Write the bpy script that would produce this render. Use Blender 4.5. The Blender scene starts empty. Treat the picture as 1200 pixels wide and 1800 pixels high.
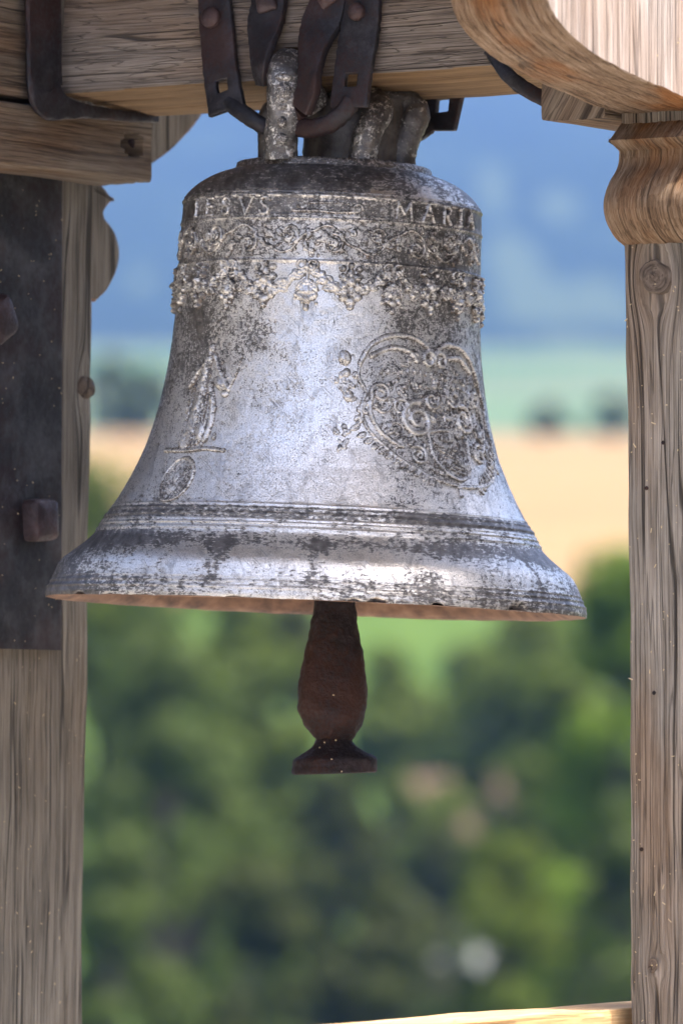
import bpy, bmesh, math, random
import numpy as np
from mathutils import Vector, Matrix

R = math.radians
random.seed(7)
scene = bpy.context.scene
COL = scene.collection

# ------------------------------------------------------------------ camera
EYE = Vector((0.0, -6.0, 1.6))
PITCH = math.atan(440 / 12000)
cam_d = bpy.data.cameras.new("camera")
cam = bpy.data.objects.new("camera", cam_d)
COL.objects.link(cam)
cam.location = EYE
cam.rotation_euler = (math.pi / 2 + PITCH, 0, 0)
cam_d.sensor_fit = 'VERTICAL'
cam_d.sensor_height = 36.0
cam_d.sensor_width = 24.0
cam_d.lens = 240.0
cam_d.clip_start = 0.1
cam_d.clip_end = 20000
cam_d.dof.use_dof = True
cam_d.dof.focus_distance = 5.85
cam_d.dof.aperture_fstop = 6.8
cam_d.dof.aperture_blades = 8
scene.camera = cam

# ------------------------------------------------------------------ frame axes of the bell stand (turned away from the lens)
TH = R(32)
CU, SU = math.cos(TH), math.sin(TH)
U = Vector((CU, -SU, 0))      # along the headstock, right and nearer
V = Vector((SU, CU, 0))       # across, right and farther
Z = Vector((0, 0, 1))

# ------------------------------------------------------------------ sky, sun, exposure
SUN_EL = R(66)
sun_h = (U * 1.0 + V * 0.10).normalized()
SUN_DIR = (sun_h * math.cos(SUN_EL) + Z * math.sin(SUN_EL)).normalized()
world = bpy.data.worlds.new("World")
scene.world = world
world.use_nodes = True
wn = world.node_tree
wn.nodes.clear()
sky = wn.nodes.new("ShaderNodeTexSky")
sky.sky_type = 'NISHITA'
sky.sun_disc = False
sky.sun_elevation = SUN_EL
sky.sun_rotation = math.atan2(sun_h.x, sun_h.y)
sky.air_density = 0.7
sky.dust_density = 5.0
sky.ozone_density = 0.3
bg = wn.nodes.new("ShaderNodeBackground")
bg.inputs["Strength"].default_value = 0.15
wo = wn.nodes.new("ShaderNodeOutputWorld")
wn.links.new(sky.outputs[0], bg.inputs[0])
wn.links.new(bg.outputs[0], wo.inputs[0])

sun_d = bpy.data.lights.new("sun", 'SUN')
sun_d.energy = 2.3
sun_d.angle = R(0.6)
sun_d.color = (1.0, 0.95, 0.88)
sun = bpy.data.objects.new("sun", sun_d)
COL.objects.link(sun)
sun.rotation_euler = (-SUN_DIR).to_track_quat('-Z', 'Y').to_euler()
sun.location = (4, -4, 12)

scene.view_settings.view_transform = 'Standard'
scene.view_settings.look = 'None'
scene.view_settings.gamma = 1.0
scene.view_settings.use_curve_mapping = False
scene.view_settings.exposure = 1.95
scene.render.engine = 'CYCLES'
scene.cycles.use_denoising = True
scene.cycles.max_bounces = 8
scene.cycles.volume_bounces = 1
scene.cycles.transparent_max_bounces = 8
scene.cycles.sample_clamp_indirect = 6.0
scene.cycles.use_fast_gi = False

# ------------------------------------------------------------------ pixel helpers (to take measures from the photograph)
def ray(px, py):
    d = Vector(((px - 600) / 12000, (900 - py) / 12000, -1.0))
    return (Matrix.Rotation(math.pi / 2 + PITCH, 3, 'X') @ d)
def on_plane(px, py, n, c):
    d = ray(px, py)
    k = (c - EYE.dot(n)) / d.dot(n)
    return EYE + d * k
def on_y(px, py, y): return on_plane(px, py, Vector((0, 1, 0)), y)
def on_t(px, py, t):
    p = on_plane(px, py, U, t); return p.dot(V), p.z
def on_s(px, py, s):
    p = on_plane(px, py, V, s); return p.dot(U), p.z
def W(t, s, z): return U * t + V * s + Z * z
def far(px, py, d):
    return on_y(px, py, d - 6)

# ------------------------------------------------------------------ value noise
def _hash(ix, iy, seed):
    h = (ix.astype(np.int64) * 374761393 + iy.astype(np.int64) * 668265263 + seed * 974634777) & 0xFFFFFFFF
    h = ((h ^ (h >> 13)) * 1274126177) & 0xFFFFFFFF
    h = (h ^ (h >> 16)) & 0xFFFFFFFF
    return h.astype(np.float64) / 4294967295.0
def vn(x, y, seed=0):
    x = np.asarray(x, float); y = np.asarray(y, float)
    x, y = np.broadcast_arrays(x, y)
    ix, iy = np.floor(x), np.floor(y)
    fx, fy = x - ix, y - iy
    fx = fx * fx * (3 - 2 * fx); fy = fy * fy * (3 - 2 * fy)
    a = _hash(ix, iy, seed); b = _hash(ix + 1, iy, seed)
    c = _hash(ix, iy + 1, seed); d = _hash(ix + 1, iy + 1, seed)
    return (a * (1 - fx) + b * fx) * (1 - fy) + (c * (1 - fx) + d * fx) * fy
def fbm(x, y, seed=0, octv=3):
    t = 0; amp = 0.5; n = 0
    for i in range(octv):
        t = t + amp * vn(np.asarray(x) * 2 ** i, np.asarray(y) * 2 ** i, seed + i * 17); n += amp; amp *= 0.5
    return t / n

# ------------------------------------------------------------------ object helpers
def link(o, parent=None):
    COL.objects.link(o)
    if parent is not None:
        o.parent = parent
    return o
def tag(o, label=None, cat=None, group=None, kind=None):
    if label: o["label"] = label
    if cat: o["category"] = cat
    if group: o["group"] = group
    if kind: o["kind"] = kind
    return o
def empty(name, loc=(0, 0, 0), rot=(0, 0, 0)):
    o = bpy.data.objects.new(name, None)
    o.location = loc; o.rotation_euler = rot
    o.empty_display_size = 0.05
    return link(o)
def mesh_obj(name, verts, faces, mat=None, parent=None, smooth=True, sharp=None, attrs=None, uv=None, world=True):
    me = bpy.data.meshes.new(name)
    verts = np.asarray(verts, float)
    if isinstance(faces, np.ndarray) and faces.ndim == 2:
        nf, k = faces.shape
        me.vertices.add(len(verts)); me.vertices.foreach_set("co", verts.ravel())
        me.loops.add(nf * k); me.loops.foreach_set("vertex_index", faces.astype(np.int32).ravel())
        me.polygons.add(nf)
        me.polygons.foreach_set("loop_start", np.arange(0, nf * k, k, dtype=np.int32))
        me.update(calc_edges=True)
    else:
        me.from_pydata([tuple(v) for v in verts], [], [tuple(f) for f in faces])
    if smooth:
        me.polygons.foreach_set("use_smooth", np.ones(len(me.polygons), bool))
    if attrs:
        for n, a in attrs.items():
            a = np.asarray(a, float)
            if a.ndim == 1:
                at = me.attributes.new(n, 'FLOAT', 'POINT'); at.data.foreach_set("value", a)
            else:
                at = me.attributes.new(n, 'FLOAT_VECTOR', 'POINT'); at.data.foreach_set("vector", a.ravel())
    if sharp is not None:
        me.set_sharp_from_angle(angle=sharp)
    me.validate()
    me.update()
    o = bpy.data.objects.new(name, me)
    if mat: me.materials.append(mat)
    return link(o, parent)
def grid_faces(n, m, wrap=False):
    i = np.arange(n - 1)[:, None]; j = np.arange(m if wrap else m - 1)[None, :]
    j2 = (j + 1) % m
    return np.stack([i * m + j, i * m + j2, (i + 1) * m + j2, (i + 1) * m + j], -1).reshape(-1, 4)

# ------------------------------------------------------------------ materials
def new_mat(name):
    m = bpy.data.materials.new(name); m.use_nodes = True
    nt = m.node_tree; nt.nodes.clear()
    out = nt.nodes.new("ShaderNodeOutputMaterial")
    b = nt.nodes.new("ShaderNodeBsdfPrincipled")
    nt.links.new(b.outputs[0], out.inputs[0])
    return m, nt, b
class N:
    def __init__(s, nt): s.nt = nt
    def l(s, a, b): s.nt.links.new(a, b)
    def n(s, t, **kw):
        x = s.nt.nodes.new(t)
        for k, v in kw.items(): setattr(x, k, v)
        return x
    def setin(s, node, idx, v):
        if hasattr(v, "is_linked") or hasattr(v, "links"): s.l(v, node.inputs[idx])
        else: node.inputs[idx].default_value = v
    def math(s, op, a, b=0.0, clamp=False):
        x = s.n("ShaderNodeMath", operation=op); x.use_clamp = clamp
        s.setin(x, 0, a); s.setin(x, 1, b); return x.outputs[0]
    def vec(s, op, a, b):
        x = s.n("ShaderNodeVectorMath", operation=op)
        s.setin(x, 0, a); s.setin(x, 1, b); return x.outputs[0]
    def noise(s, v, scale=1, detail=3, rough=0.5, dist=0.0):
        x = s.n("ShaderNodeTexNoise")
        if v is not None: s.l(v, x.inputs["Vector"])
        x.inputs["Scale"].default_value = scale; x.inputs["Detail"].default_value = detail
        x.inputs["Roughness"].default_value = rough; x.inputs["Distortion"].default_value = dist
        return x.outputs[0]
    def ramp(s, f, stops, interp='LINEAR'):
        x = s.n("ShaderNodeValToRGB"); cr = x.color_ramp; cr.interpolation = interp
        while len(cr.elements) < len(stops): cr.elements.new(0.5)
        for e, (p, c) in zip(cr.elements, stops):
            e.position = p; e.color = (*c, 1) if len(c) == 3 else c
        s.l(f, x.inputs[0]); return x.outputs[0]
    def mix(s, f, a, b, bt='MIX'):
        x = s.n("ShaderNodeMix", data_type='RGBA', blend_type=bt)
        s.setin(x, 0, f)
        for i, v in ((6, a), (7, b)):
            if isinstance(v, tuple): x.inputs[i].default_value = (*v, 1) if len(v) == 3 else v
            else: s.l(v, x.inputs[i])
        return x.outputs[2]
    def smooth(s, f, lo, hi, a=0.0, b=1.0):
        x = s.n("ShaderNodeMapRange", interpolation_type='SMOOTHSTEP')
        s.l(f, x.inputs[0])
        for i, v in ((1, lo), (2, hi), (3, a), (4, b)): s.setin(x, i, v)
        return x.outputs[0]
    def bump(s, h, strength=0.5, dist=0.002, normal=None):
        x = s.n("ShaderNodeBump"); x.inputs["Strength"].default_value = strength
        x.inputs["Distance"].default_value = dist
        s.l(h, x.inputs["Height"])
        if normal is not None: s.l(normal, x.inputs["Normal"])
        return x.outputs[0]

def wood(name, dark, mid, light, warm=(0.36, 0.19, 0.085), warm_amt=0.35, fine=300.0, seed=0.0, crack=0.5, bumpk=0.8, crl=5.0, wobk=0.006):
    m, nt, b = new_mat(name); q = N(nt)
    at = q.n("ShaderNodeAttribute", attribute_name="grain").outputs["Vector"]
    wob = q.noise(q.vec('MULTIPLY', at, (5, 12, 12)), 1, 2, 0.5)
    wv = q.n("ShaderNodeCombineXYZ"); off = q.math('MULTIPLY', q.math('SUBTRACT', wob, 0.5), wobk)
    q.l(off, wv.inputs[1]); q.l(off, wv.inputs[2]); wv.inputs[0].default_value = seed
    g = q.vec('ADD', at, wv.outputs[0])
    fib = q.noise(q.vec('MULTIPLY', g, (13, fine * 2.0, fine * 2.0)), 1, 4, 0.68)
    ring = q.noise(q.vec('MULTIPLY', g, (2.2, fine * .42, fine * .42)), 1, 2, 0.5)
    big = q.noise(q.vec('MULTIPLY', g, (4, 18, 18)), 1, 3, 0.55)
    blot = q.noise(q.vec('MULTIPLY', g, (13, 40, 40)), 1, 4, 0.6)
    f = q.math('ADD', q.math('MULTIPLY', fib, 0.54), q.math('ADD', q.math('MULTIPLY', ring, 0.26), q.math('MULTIPLY', blot, 0.20)))
    colr = q.ramp(f, [(0.36, dark), (0.49, mid), (0.64, light)])
    wm = q.math('MULTIPLY', q.smooth(big, 0.46, 0.72), warm_amt)
    wcol = q.mix(q.smooth(fib, .3, .75), tuple(c * .45 for c in warm), warm)
    colr = q.mix(wm, colr, wcol)
    # long drying cracks
    cn = q.noise(q.vec('MULTIPLY', g, (1.6, 55, 55)), 1, 1.0, 0.5)
    cd = q.math('ABSOLUTE', q.math('SUBTRACT', cn, 0.5))
    gate = q.smooth(q.noise(q.vec('MULTIPLY', g, (7, 25, 25)), 1, 1, 0.5), 0.38, 0.55)
    ck = q.math('MULTIPLY', q.smooth(cd, 0.004, 0.017, 1.0, 0.0), gate)
    cn2 = q.noise(q.vec('MULTIPLY', g, (crl, 240, 240)), 1, 1, 0.5)
    ck2 = q.smooth(q.math('ABSOLUTE', q.math('SUBTRACT', cn2, 0.5)), 0.003, 0.028, 0.5, 0.0)
    ckt = q.math('MULTIPLY', q.math('MAXIMUM', ck, ck2), crack)
    colr = q.mix(ckt, colr, tuple(c * .28 for c in dark))
    q.l(colr, b.inputs["Base Color"])
    b.inputs["Roughness"].default_value = 0.82
    b.inputs["Specular IOR Level"].default_value = 0.25
    h = q.math('SUBTRACT', q.math('ADD', q.math('MULTIPLY', fib, 0.6), q.math('MULTIPLY', ring, 0.8)), q.math('MULTIPLY', ckt, 1.6))
    q.l(q.bump(h, bumpk, 0.0016), b.inputs["Normal"])
    return m

M_POST = wood("weathered_post", (.062, .051, .039), (.210, .182, .146), (.385, .345, .290), (.33, .18, .08), .38, 520, 0.0, .85, 1.0, 5.0, .002)
M_POST_L = wood("weathered_grey_post", (.066, .057, .043), (.215, .190, .150), (.345, .31, .25), (.25, .165, .085), .22, 600, 3.0, .8, 1.0, 5.0, .002)
M_BEAM = wood("weathered_headstock", (.048, .039, .031), (.20, .165, .132), (.38, .33, .275), (.30, .16, .065), .3, 620, 7.0, .75, 1.0, 18.0)
M_BRACKET = wood("weathered_bracket", (.045, .026, .014), (.205, .132, .076), (.39, .30, .215), (.34, .14, .040), 1.0, 720, 11.0, .6, 1.0, 9.0, .0015)
M_BLEACH = wood("bleached_bracket", (.17, .125, .10), (.40, .335, .29), (.55, .49, .45), (.42, .23, .12), .3, 460, 5.0, .9, .8, 3.0)
M_BLOCK = wood("weathered_block", (.045, .032, .022), (.165, .125, .088), (.29, .235, .175), (.27, .125, .042), .55, 320, 17.0, .7)
M_FRESH = wood("fresh_sawn_timber", (.42, .24, .10), (.62, .40, .19), (.72, .52, .30), (.60, .33, .12), .4, 220, 21.0, .25, .5)
M_KNOT = wood("knot_wood", (.045, .032, .024), (.13, .098, .072), (.22, .175, .135), (.22, .115, .055), .5, 420, 2.0, .5, .5)

def iron(name, base, light, rust, rust_amt, scale=1.0, rough=.55, bumpd=.0012):
    m, nt, b = new_mat(name); q = N(nt)
    co = q.n("ShaderNodeNewGeometry").outputs["Position"]
    n1 = q.noise(co, 45 * scale, 5, .6); n2 = q.noise(co, 260 * scale, 4, .6); n3 = q.noise(co, 18 * scale, 4, .55)
    n4 = q.noise(co, 900 * scale, 2, .5)
    c = q.mix(q.smooth(n1, .42, .68), base, light)
    c = q.mix(q.math('MULTIPLY', q.smooth(q.math('ADD', q.math('MULTIPLY', n3, .6), q.math('MULTIPLY', n2, .4)), .44, .60), rust_amt), c, rust)
    c = q.mix(q.smooth(n4, .66, .74, 0, .35), c, tuple(min(1, 3 * x) for x in light))
    q.l(c, b.inputs["Base Color"])
    b.inputs["Metallic"].default_value = .25
    q.l(q.smooth(n2, .3, .7, rough - .12, rough + .2), b.inputs["Roughness"])
    q.l(q.bump(q.math('ADD', q.math('MULTIPLY', n1, .8), q.math('MULTIPLY', n2, .5)), .7, bumpd), b.inputs["Normal"])
    return m
M_IRON = iron("forged_iron", (.013, .012, .014), (.036, .033, .038), (.055, .020, .013), .55)
M_PLATE = iron("iron_plate_paint", (.011, .011, .013), (.055, .055, .057), (.075, .026, .018), .22, .6)
M_RUST = iron("rusty_iron", (.012, .0075, .007), (.030, .020, .0205), (.052, .018, .009), .75, 1.2, .75, .0042)
M_NUT = iron("rusty_nut", (.034, .022, .022), (.075, .052, .052), (.085, .036, .026), .5, 1.5)

def bell_mat(name, relief):
    m, nt, b = new_mat(name); q = N(nt)
    uv = q.n("ShaderNodeAttribute", attribute_name="skin").outputs["Vector"]       # arc, height in units of 50 mm
    wear_shade = q.n("ShaderNodeAttribute", attribute_name="wear_shade").outputs["Fac"]  # silver cover: real wear, plus painted shade on reliefs and rear loops
    streak = q.n("ShaderNodeAttribute", attribute_name="streak").outputs["Fac"]
    n1 = q.noise(uv, 15, 6, .72, .3)
    n2 = q.noise(uv, 42, 3, .6)
    n4 = q.noise(uv, 5, 4, .6, .4)
    n3 = q.noise(q.vec('MULTIPLY', uv, (9, 19, 1)), 1, 6, .70, .3)
    n5 = q.noise(q.vec('MULTIPLY', uv, (2.5, 90, 1)), 1, 3, .6)
    nf = q.math('ADD', q.math('MULTIPLY', n1, .58), q.math('ADD', q.math('MULTIPLY', n2, .27), q.math('MULTIPLY', n4, .15)))
    ns = q.math('ADD', q.math('MULTIPLY', n3, .60), q.math('ADD', q.math('MULTIPLY', n5, .20), q.math('MULTIPLY', n4, .20)))
    mx = q.n("ShaderNodeMix", data_type='FLOAT'); q.l(streak, mx.inputs[0]); q.l(nf, mx.inputs[2]); q.l(ns, mx.inputs[3])
    nn = mx.outputs[0]
    cut = q.math('ADD', q.math('MULTIPLY', q.math('SUBTRACT', 1.0, wear_shade), .40), .30)
    dlt = q.math('SUBTRACT', nn, cut)
    hard = q.smooth(dlt, -.012, .012); soft = q.smooth(dlt, -.13, .13)
    cover = q.math('ADD', q.math('MULTIPLY', hard, .68), q.math('MULTIPLY', soft, .32))
    pit = q.math('MULTIPLY', q.smooth(q.noise(uv, 34, 4, .72), .56, .62), .68)
    pit = q.math('MULTIPLY', pit, q.smooth(q.noise(uv, 3.2, 3, .6), .40, .60, .15, 1.0))
    # rubbing scratches, two slants
    rot = q.n("ShaderNodeVectorRotate", rotation_type='Z_AXIS'); q.l(uv, rot.inputs[0]); rot.inputs["Angle"].default_value = .75
    sc = q.noise(q.vec('MULTIPLY', rot.outputs[0], (2.2, 62, 1)), 1, 2, .5)
    rot2 = q.n("ShaderNodeVectorRotate", rotation_type='Z_AXIS'); q.l(uv, rot2.inputs[0]); rot2.inputs["Angle"].default_value = 1.45
    sc2 = q.noise(q.vec('MULTIPLY', rot2.outputs[0], (2.8, 70, 1)), 1, 2, .5)
    gate = q.smooth(q.noise(uv, 2.6, 2, .5), .50, .62)
    scr = q.math('MULTIPLY', q.math('MAXIMUM', q.smooth(sc, .60, .66), q.smooth(sc2, .63, .68)), q.math('MULTIPLY', gate, .6))
    cover = q.math('MULTIPLY', cover, q.math('SUBTRACT', 1.0, q.math('MAXIMUM', pit, scr)))
    dk = q.mix(q.smooth(n4, .35, .65), (.085, .082, .08), (.19, .182, .178))
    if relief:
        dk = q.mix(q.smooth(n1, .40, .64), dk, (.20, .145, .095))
    else:
        dk = q.mix(q.math('MULTIPLY', q.smooth(n5, .48, .66), .4), dk, (.19, .145, .105))
    sv = q.mix(q.smooth(n2, .35, .65), (.68, .655, .61), (.92, .895, .845))
    smg = q.math('MULTIPLY', q.smooth(q.noise(q.vec('MULTIPLY', uv, (3.4, 1.9, 1)), 1, 5, .62, .8), .50, .68), .55)
    sv = q.mix(smg, sv, (.33, .32, .305))
    c = q.mix(cover, dk, sv)
    q.l(c, b.inputs["Base Color"])
    q.l(q.smooth(cover, 0, 1, .75, .95), b.inputs["Metallic"])
    q.l(q.smooth(cover, 0, 1, .46, .30), b.inputs["Roughness"])
    h = q.math('ADD', q.math('MULTIPLY', cover, .55), q.math('ADD', q.math('MULTIPLY', n1, .35), q.math('MULTIPLY', n2, .25)))
    q.l(q.bump(h, .8, .0013), b.inputs["Normal"])
    return m
M_BELL = bell_mat("worn_silver_bell", False)
M_RELIEF = bell_mat("worn_silver_relief", True)
M_BELL_IN, nt, b = new_mat("bell_brown_inside"); q = N(nt)
co = q.n("ShaderNodeNewGeometry").outputs["Position"]
q.l(q.ramp(q.noise(co, 60, 5, .6), [(.3, (.07, .035, .02)), (.55, (.19, .10, .055)), (.75, (.28, .17, .10))]), b.inputs["Base Color"])
b.inputs["Roughness"].default_value = .75

# ------------------------------------------------------------------ timber builders
def timber(name, O, L, A, B, l0, l1, a0, a1, b0, b1, mat, parent, seed=0, dl=.008, dp=.0025, amp=.0012, wave=.0025,
           rc=.004, lean=None, dents=(), label=None, knots=()):
    """A sawn beam along L with cross-section a0..a1 (along A) by b0..b1 (along B), grooves cut along the grain."""
    pts = []; nrm = []
    cs = [(a1, b1, 0), (a0, b1, 90), (a0, b0, 180), (a1, b0, 270)]
    cx, cy = (a0 + a1) / 2, (b0 + b1) / 2
    corner = []
    for (a, b_, ang) in cs:
        ca = a - math.copysign(rc, a - cx); cb = b_ - math.copysign(rc, b_ - cy)
        for k in range(5):
            t = R(ang + k * 22.5)
            corner.append(((ca + rc * math.cos(t), cb + rc * math.sin(t)), (math.cos(t), math.sin(t))))
    n = len(corner)
    for i in range(n):
        (p, m_), (p2, m2) = corner[i], corner[(i + 1) % n]
        dist = math.hypot(p2[0] - p[0], p2[1] - p[1]); k = max(1, int(dist / dp))
        for j in range(k):
            f = j / k
            pts.append((p[0] + (p2[0] - p[0]) * f, p[1] + (p2[1] - p[1]) * f))
            v = (m_[0] + (m2[0] - m_[0]) * f, m_[1] + (m2[1] - m_[1]) * f); h = math.hypot(*v); nrm.append((v[0] / h, v[1] / h))
    pts = np.array(pts); nrm = np.array(nrm)
    per = np.concatenate([[0], np.cumsum(np.hypot(*np.diff(pts, axis=0).T))])
    nl = max(3, int((l1 - l0) / dl)); ls = np.linspace(l0, l1, nl)
    LL, PP = np.meshgrid(ls, per, indexing='ij')
    g = fbm(LL * 7, PP * 230, seed, 2); g2 = fbm(LL * 3, PP * 60, seed + 5, 2)
    deep = np.clip((vn(LL * 3.1, PP * 130, seed + 9) - .80) * 5, 0, 1)
    disp = -amp * g - amp * 1.2 * g2 - amp * 2.6 * deep + wave * (fbm(LL * 9, PP * 5, seed + 3, 3) - .5) * 2
    A_ = pts[None, :, 0] + nrm[None, :, 0] * disp; B_ = pts[None, :, 1] + nrm[None, :, 1] * disp
    if lean is not None:
        la, lb = lean(LL); A_ = A_ + la; B_ = B_ + lb
    for fn in dents:
        da, db = fn(LL, A_, B_); A_ = A_ + da; B_ = B_ + db
    O = np.array(O); L_, A3, B3 = np.array(L), np.array(A), np.array(B)
    P = O + LL[..., None] * L_ + A_[..., None] * A3 + B_[..., None] * B3
    m = len(per)
    verts = P.reshape(-1, 3); faces = grid_faces(nl, m, True)
    grain = np.stack([LL, np.broadcast_to(pts[None, :, 0], LL.shape), np.broadcast_to(pts[None, :, 1], LL.shape)], -1).reshape(-1, 3)
    for (kl, kc, kr, ax) in knots:
        dl_ = (grain[:, 0] - kl) / 1.9; da_ = grain[:, ax] - kc; rho = np.maximum(dl_ ** 2 + da_ ** 2, kr ** 2)
        grain[:, ax] = kc + da_ * (1 - .82 * kr ** 2 / rho * np.exp(-rho / (2.6 * kr) ** 2 + (1 / 2.6) ** 2))
    grain = grain + seed * .37
    # caps: fan to a centre point
    c0 = P[0].mean(0); c1 = P[-1].mean(0)
    def capg(row): return np.stack([row[:, 2] * .8 + row[:, 1] * .5, row[:, 1] * .8 - row[:, 2] * .5, row[:, 0]], 1)
    ga, gb = capg(grain[:m]), capg(grain[-m:])
    k0 = nl * m
    verts = np.vstack([verts, P[0], P[-1], c0, c1]); grain = np.vstack([grain, ga, gb, ga.mean(0), gb.mean(0)])
    fl = [tuple(f) for f in faces]
    for j in range(m):
        fl.append((k0 + (j + 1) % m, k0 + j, k0 + 2 * m)); fl.append((k0 + m + j, k0 + m + (j + 1) % m, k0 + 2 * m + 1))
    o = mesh_obj(name, verts, fl, mat, parent, True, R(42), {"grain": grain})
    bm = bmesh.new(); bm.from_mesh(o.data); bmesh.ops.recalc_face_normals(bm, faces=bm.faces); bm.to_mesh(o.data); bm.free()
    if label: o["label"] = label
    return o

def resample(poly, step, closed=True):
    out = []
    n = len(poly)
    for i in range(n if closed else n - 1):
        p, p2 = poly[i], poly[(i + 1) % n]
        d = math.hypot(p2[0] - p[0], p2[1] - p[1]); k = max(1, int(round(d / step)))
        for j in range(k):
            f = j / k; out.append((p[0] + (p2[0] - p[0]) * f, p[1] + (p2[1] - p[1]) * f))
    if not closed: out.append(poly[-1])
    return out
def smooth_curve(pts, n=8):
    out = []
    for i in range(len(pts) - 1):
        p0 = pts[max(i - 1, 0)]; p1 = pts[i]; p2 = pts[i + 1]; p3 = pts[min(i + 2, len(pts) - 1)]
        for j in range(n):
            t = j / n
            out.append(tuple(.5 * ((2 * b_) + (c - a) * t + (2 * a - 5 * b_ + 4 * c - d) * t * t + (-a + 3 * b_ - 3 * c + d) * t ** 3)
                             for a, b_, c, d in zip(p0, p1, p2, p3)))
    out.append(tuple(pts[-1]))
    return out

def bracket(name, poly, t0, t1, mats, parent, seed=0, step=.0035, amp=.0009, label=None, curve_u=None):
    """Carved board: outline in the (s, z) plane, thickness along U from t0 to t1; mats = (carved edge, flat face)."""
    pts = np.array(resample(poly, step))
    area = 0.5 * np.sum(pts[:, 0] * np.roll(pts[:, 1], -1) - np.roll(pts[:, 0], -1) * pts[:, 1])
    if area < 0: pts = pts[::-1]
    n = len(pts)
    tang = np.roll(pts, -1, 0) - np.roll(pts, 1, 0); tang /= np.linalg.norm(tang, axis=1)[:, None] + 1e-9
    nrm = np.stack([tang[:, 1], -tang[:, 0]], 1)
    per = np.concatenate([[0], np.cumsum(np.linalg.norm(np.diff(pts, axis=0), axis=1))])
    rc = .0022
    rows = [(t0, rc), (t0 + .3 * rc, .3 * rc)]
    k = max(4, int((t1 - t0) / .003))
    rows += [(t0 + rc + (t1 - t0 - 2 * rc) * i / k, 0) for i in range(k + 1)]
    rows += [(t1 - .3 * rc, .3 * rc), (t1, rc)]
    P = []; G = []; GC = []
    for (t, inset) in rows:
        d = -inset - amp * fbm(per * 60, np.full(n, t * 300), seed, 2) * 1.4 - amp * fbm(per * 260, np.full(n, t * 60), seed + 3, 2) + .001 * (fbm(per * 12, np.full(n, t * 9), seed + 8, 2) - .5)
        q2 = pts + nrm * d[:, None]
        for (s, z) in q2:
            P.append(W(t, s, z)); 
        G.append(np.stack([per * 2.2, np.full(n, t), np.floor(per / .011) * .0004], 1))
        GC.append(np.stack([q2[:, 1], q2[:, 0], np.full(n, t)], 1))
    m = len(rows)
    P = np.array([tuple(p) for p in P]); G = np.vstack(G)
    fl = [tuple(f) for f in grid_faces(m, n, True)]
    nside = len(fl)
    nb = len(P)
    P = np.vstack([P, P[:n], P[(m - 1) * n:m * n]]); G = np.vstack([G, GC[0], GC[-1]])
    fl.append(tuple(nb + j for j in range(n - 1, -1, -1))); fl.append(tuple(nb + n + j for j in range(n)))
    o = mesh_obj(name, P, fl, mats[0], parent, True, R(40), {"grain": G + seed * .31})
    o.data.materials.append(mats[1])
    bm = bmesh.new(); bm.from_mesh(o.data); bm.faces.ensure_lookup_table()
    for f in bm.faces:
        if len(f.verts) > 4: f.material_index = 1; f.smooth = False
    bmesh.ops.recalc_face_normals(bm, faces=bm.faces)
    bmesh.ops.triangulate(bm, faces=[f for f in bm.faces if len(f.verts) > 4], quad_method='BEAUTY', ngon_method='EAR_CLIP')
    bm.to_mesh(o.data); bm.free()
    if label: o["label"] = label
    return o

def sweep(name, pts, w, th, mat, parent, up=None, seed=0, rough=.0006, nseg=12, power=4.0, twist=None, caps=True):
    """Bar swept along pts; w and th are half sizes (numbers or lists), super-ellipse section."""
    pts = [Vector(p) for p in pts]; n = len(pts)
    ws = w if isinstance(w, (list, tuple)) else [w] * n
    ts = th if isinstance(th, (list, tuple)) else [th] * n
    tw = twist if twist else [0] * n
    V_ = []
    prev = None
    for i, p in enumerate(pts):
        tg = (pts[min(i + 1, n - 1)] - pts[max(i - 1, 0)]).normalized()
        ref = Vector(up) if up is not None else Vector((0, -1, 0))
        a = tg.cross(ref); 
        if a.length < 1e-4: a = prev or Vector((1, 0, 0))
        a.normalize()
        if prev is not None and up is None and a.dot(prev) < 0: a = -a
        b_ = a.cross(tg).normalized(); prev = a
        c, s_ = math.cos(tw[i]), math.sin(tw[i])
        a2 = a * c + b_ * s_; b2 = b_ * c - a * s_
        for k in range(nseg):
            t = 2 * math.pi * k / nseg
            cx, sx = math.cos(t), math.sin(t)
            e = 2.0 / power
            x = math.copysign(abs(cx) ** e, cx) * ws[i]; y = math.copysign(abs(sx) ** e, sx) * ts[i]
            r_ = rough * (random.random() - .5) * 2
            V_.append(p + a2 * (x + r_) + b2 * (y + r_ * .6))
    fl = [tuple(f) for f in grid_faces(n, nseg, True)]
    if caps:
        fl.append(tuple(range(nseg - 1, -1, -1))); fl.append(tuple((n - 1) * nseg + k for k in range(nseg)))
    o = mesh_obj(name, [tuple(v) for v in V_], fl, mat, parent, True, R(50))
    bm = bmesh.new(); bm.from_mesh(o.data); bmesh.ops.recalc_face_normals(bm, faces=bm.faces); bm.to_mesh(o.data); bm.free()
    return o

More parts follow.
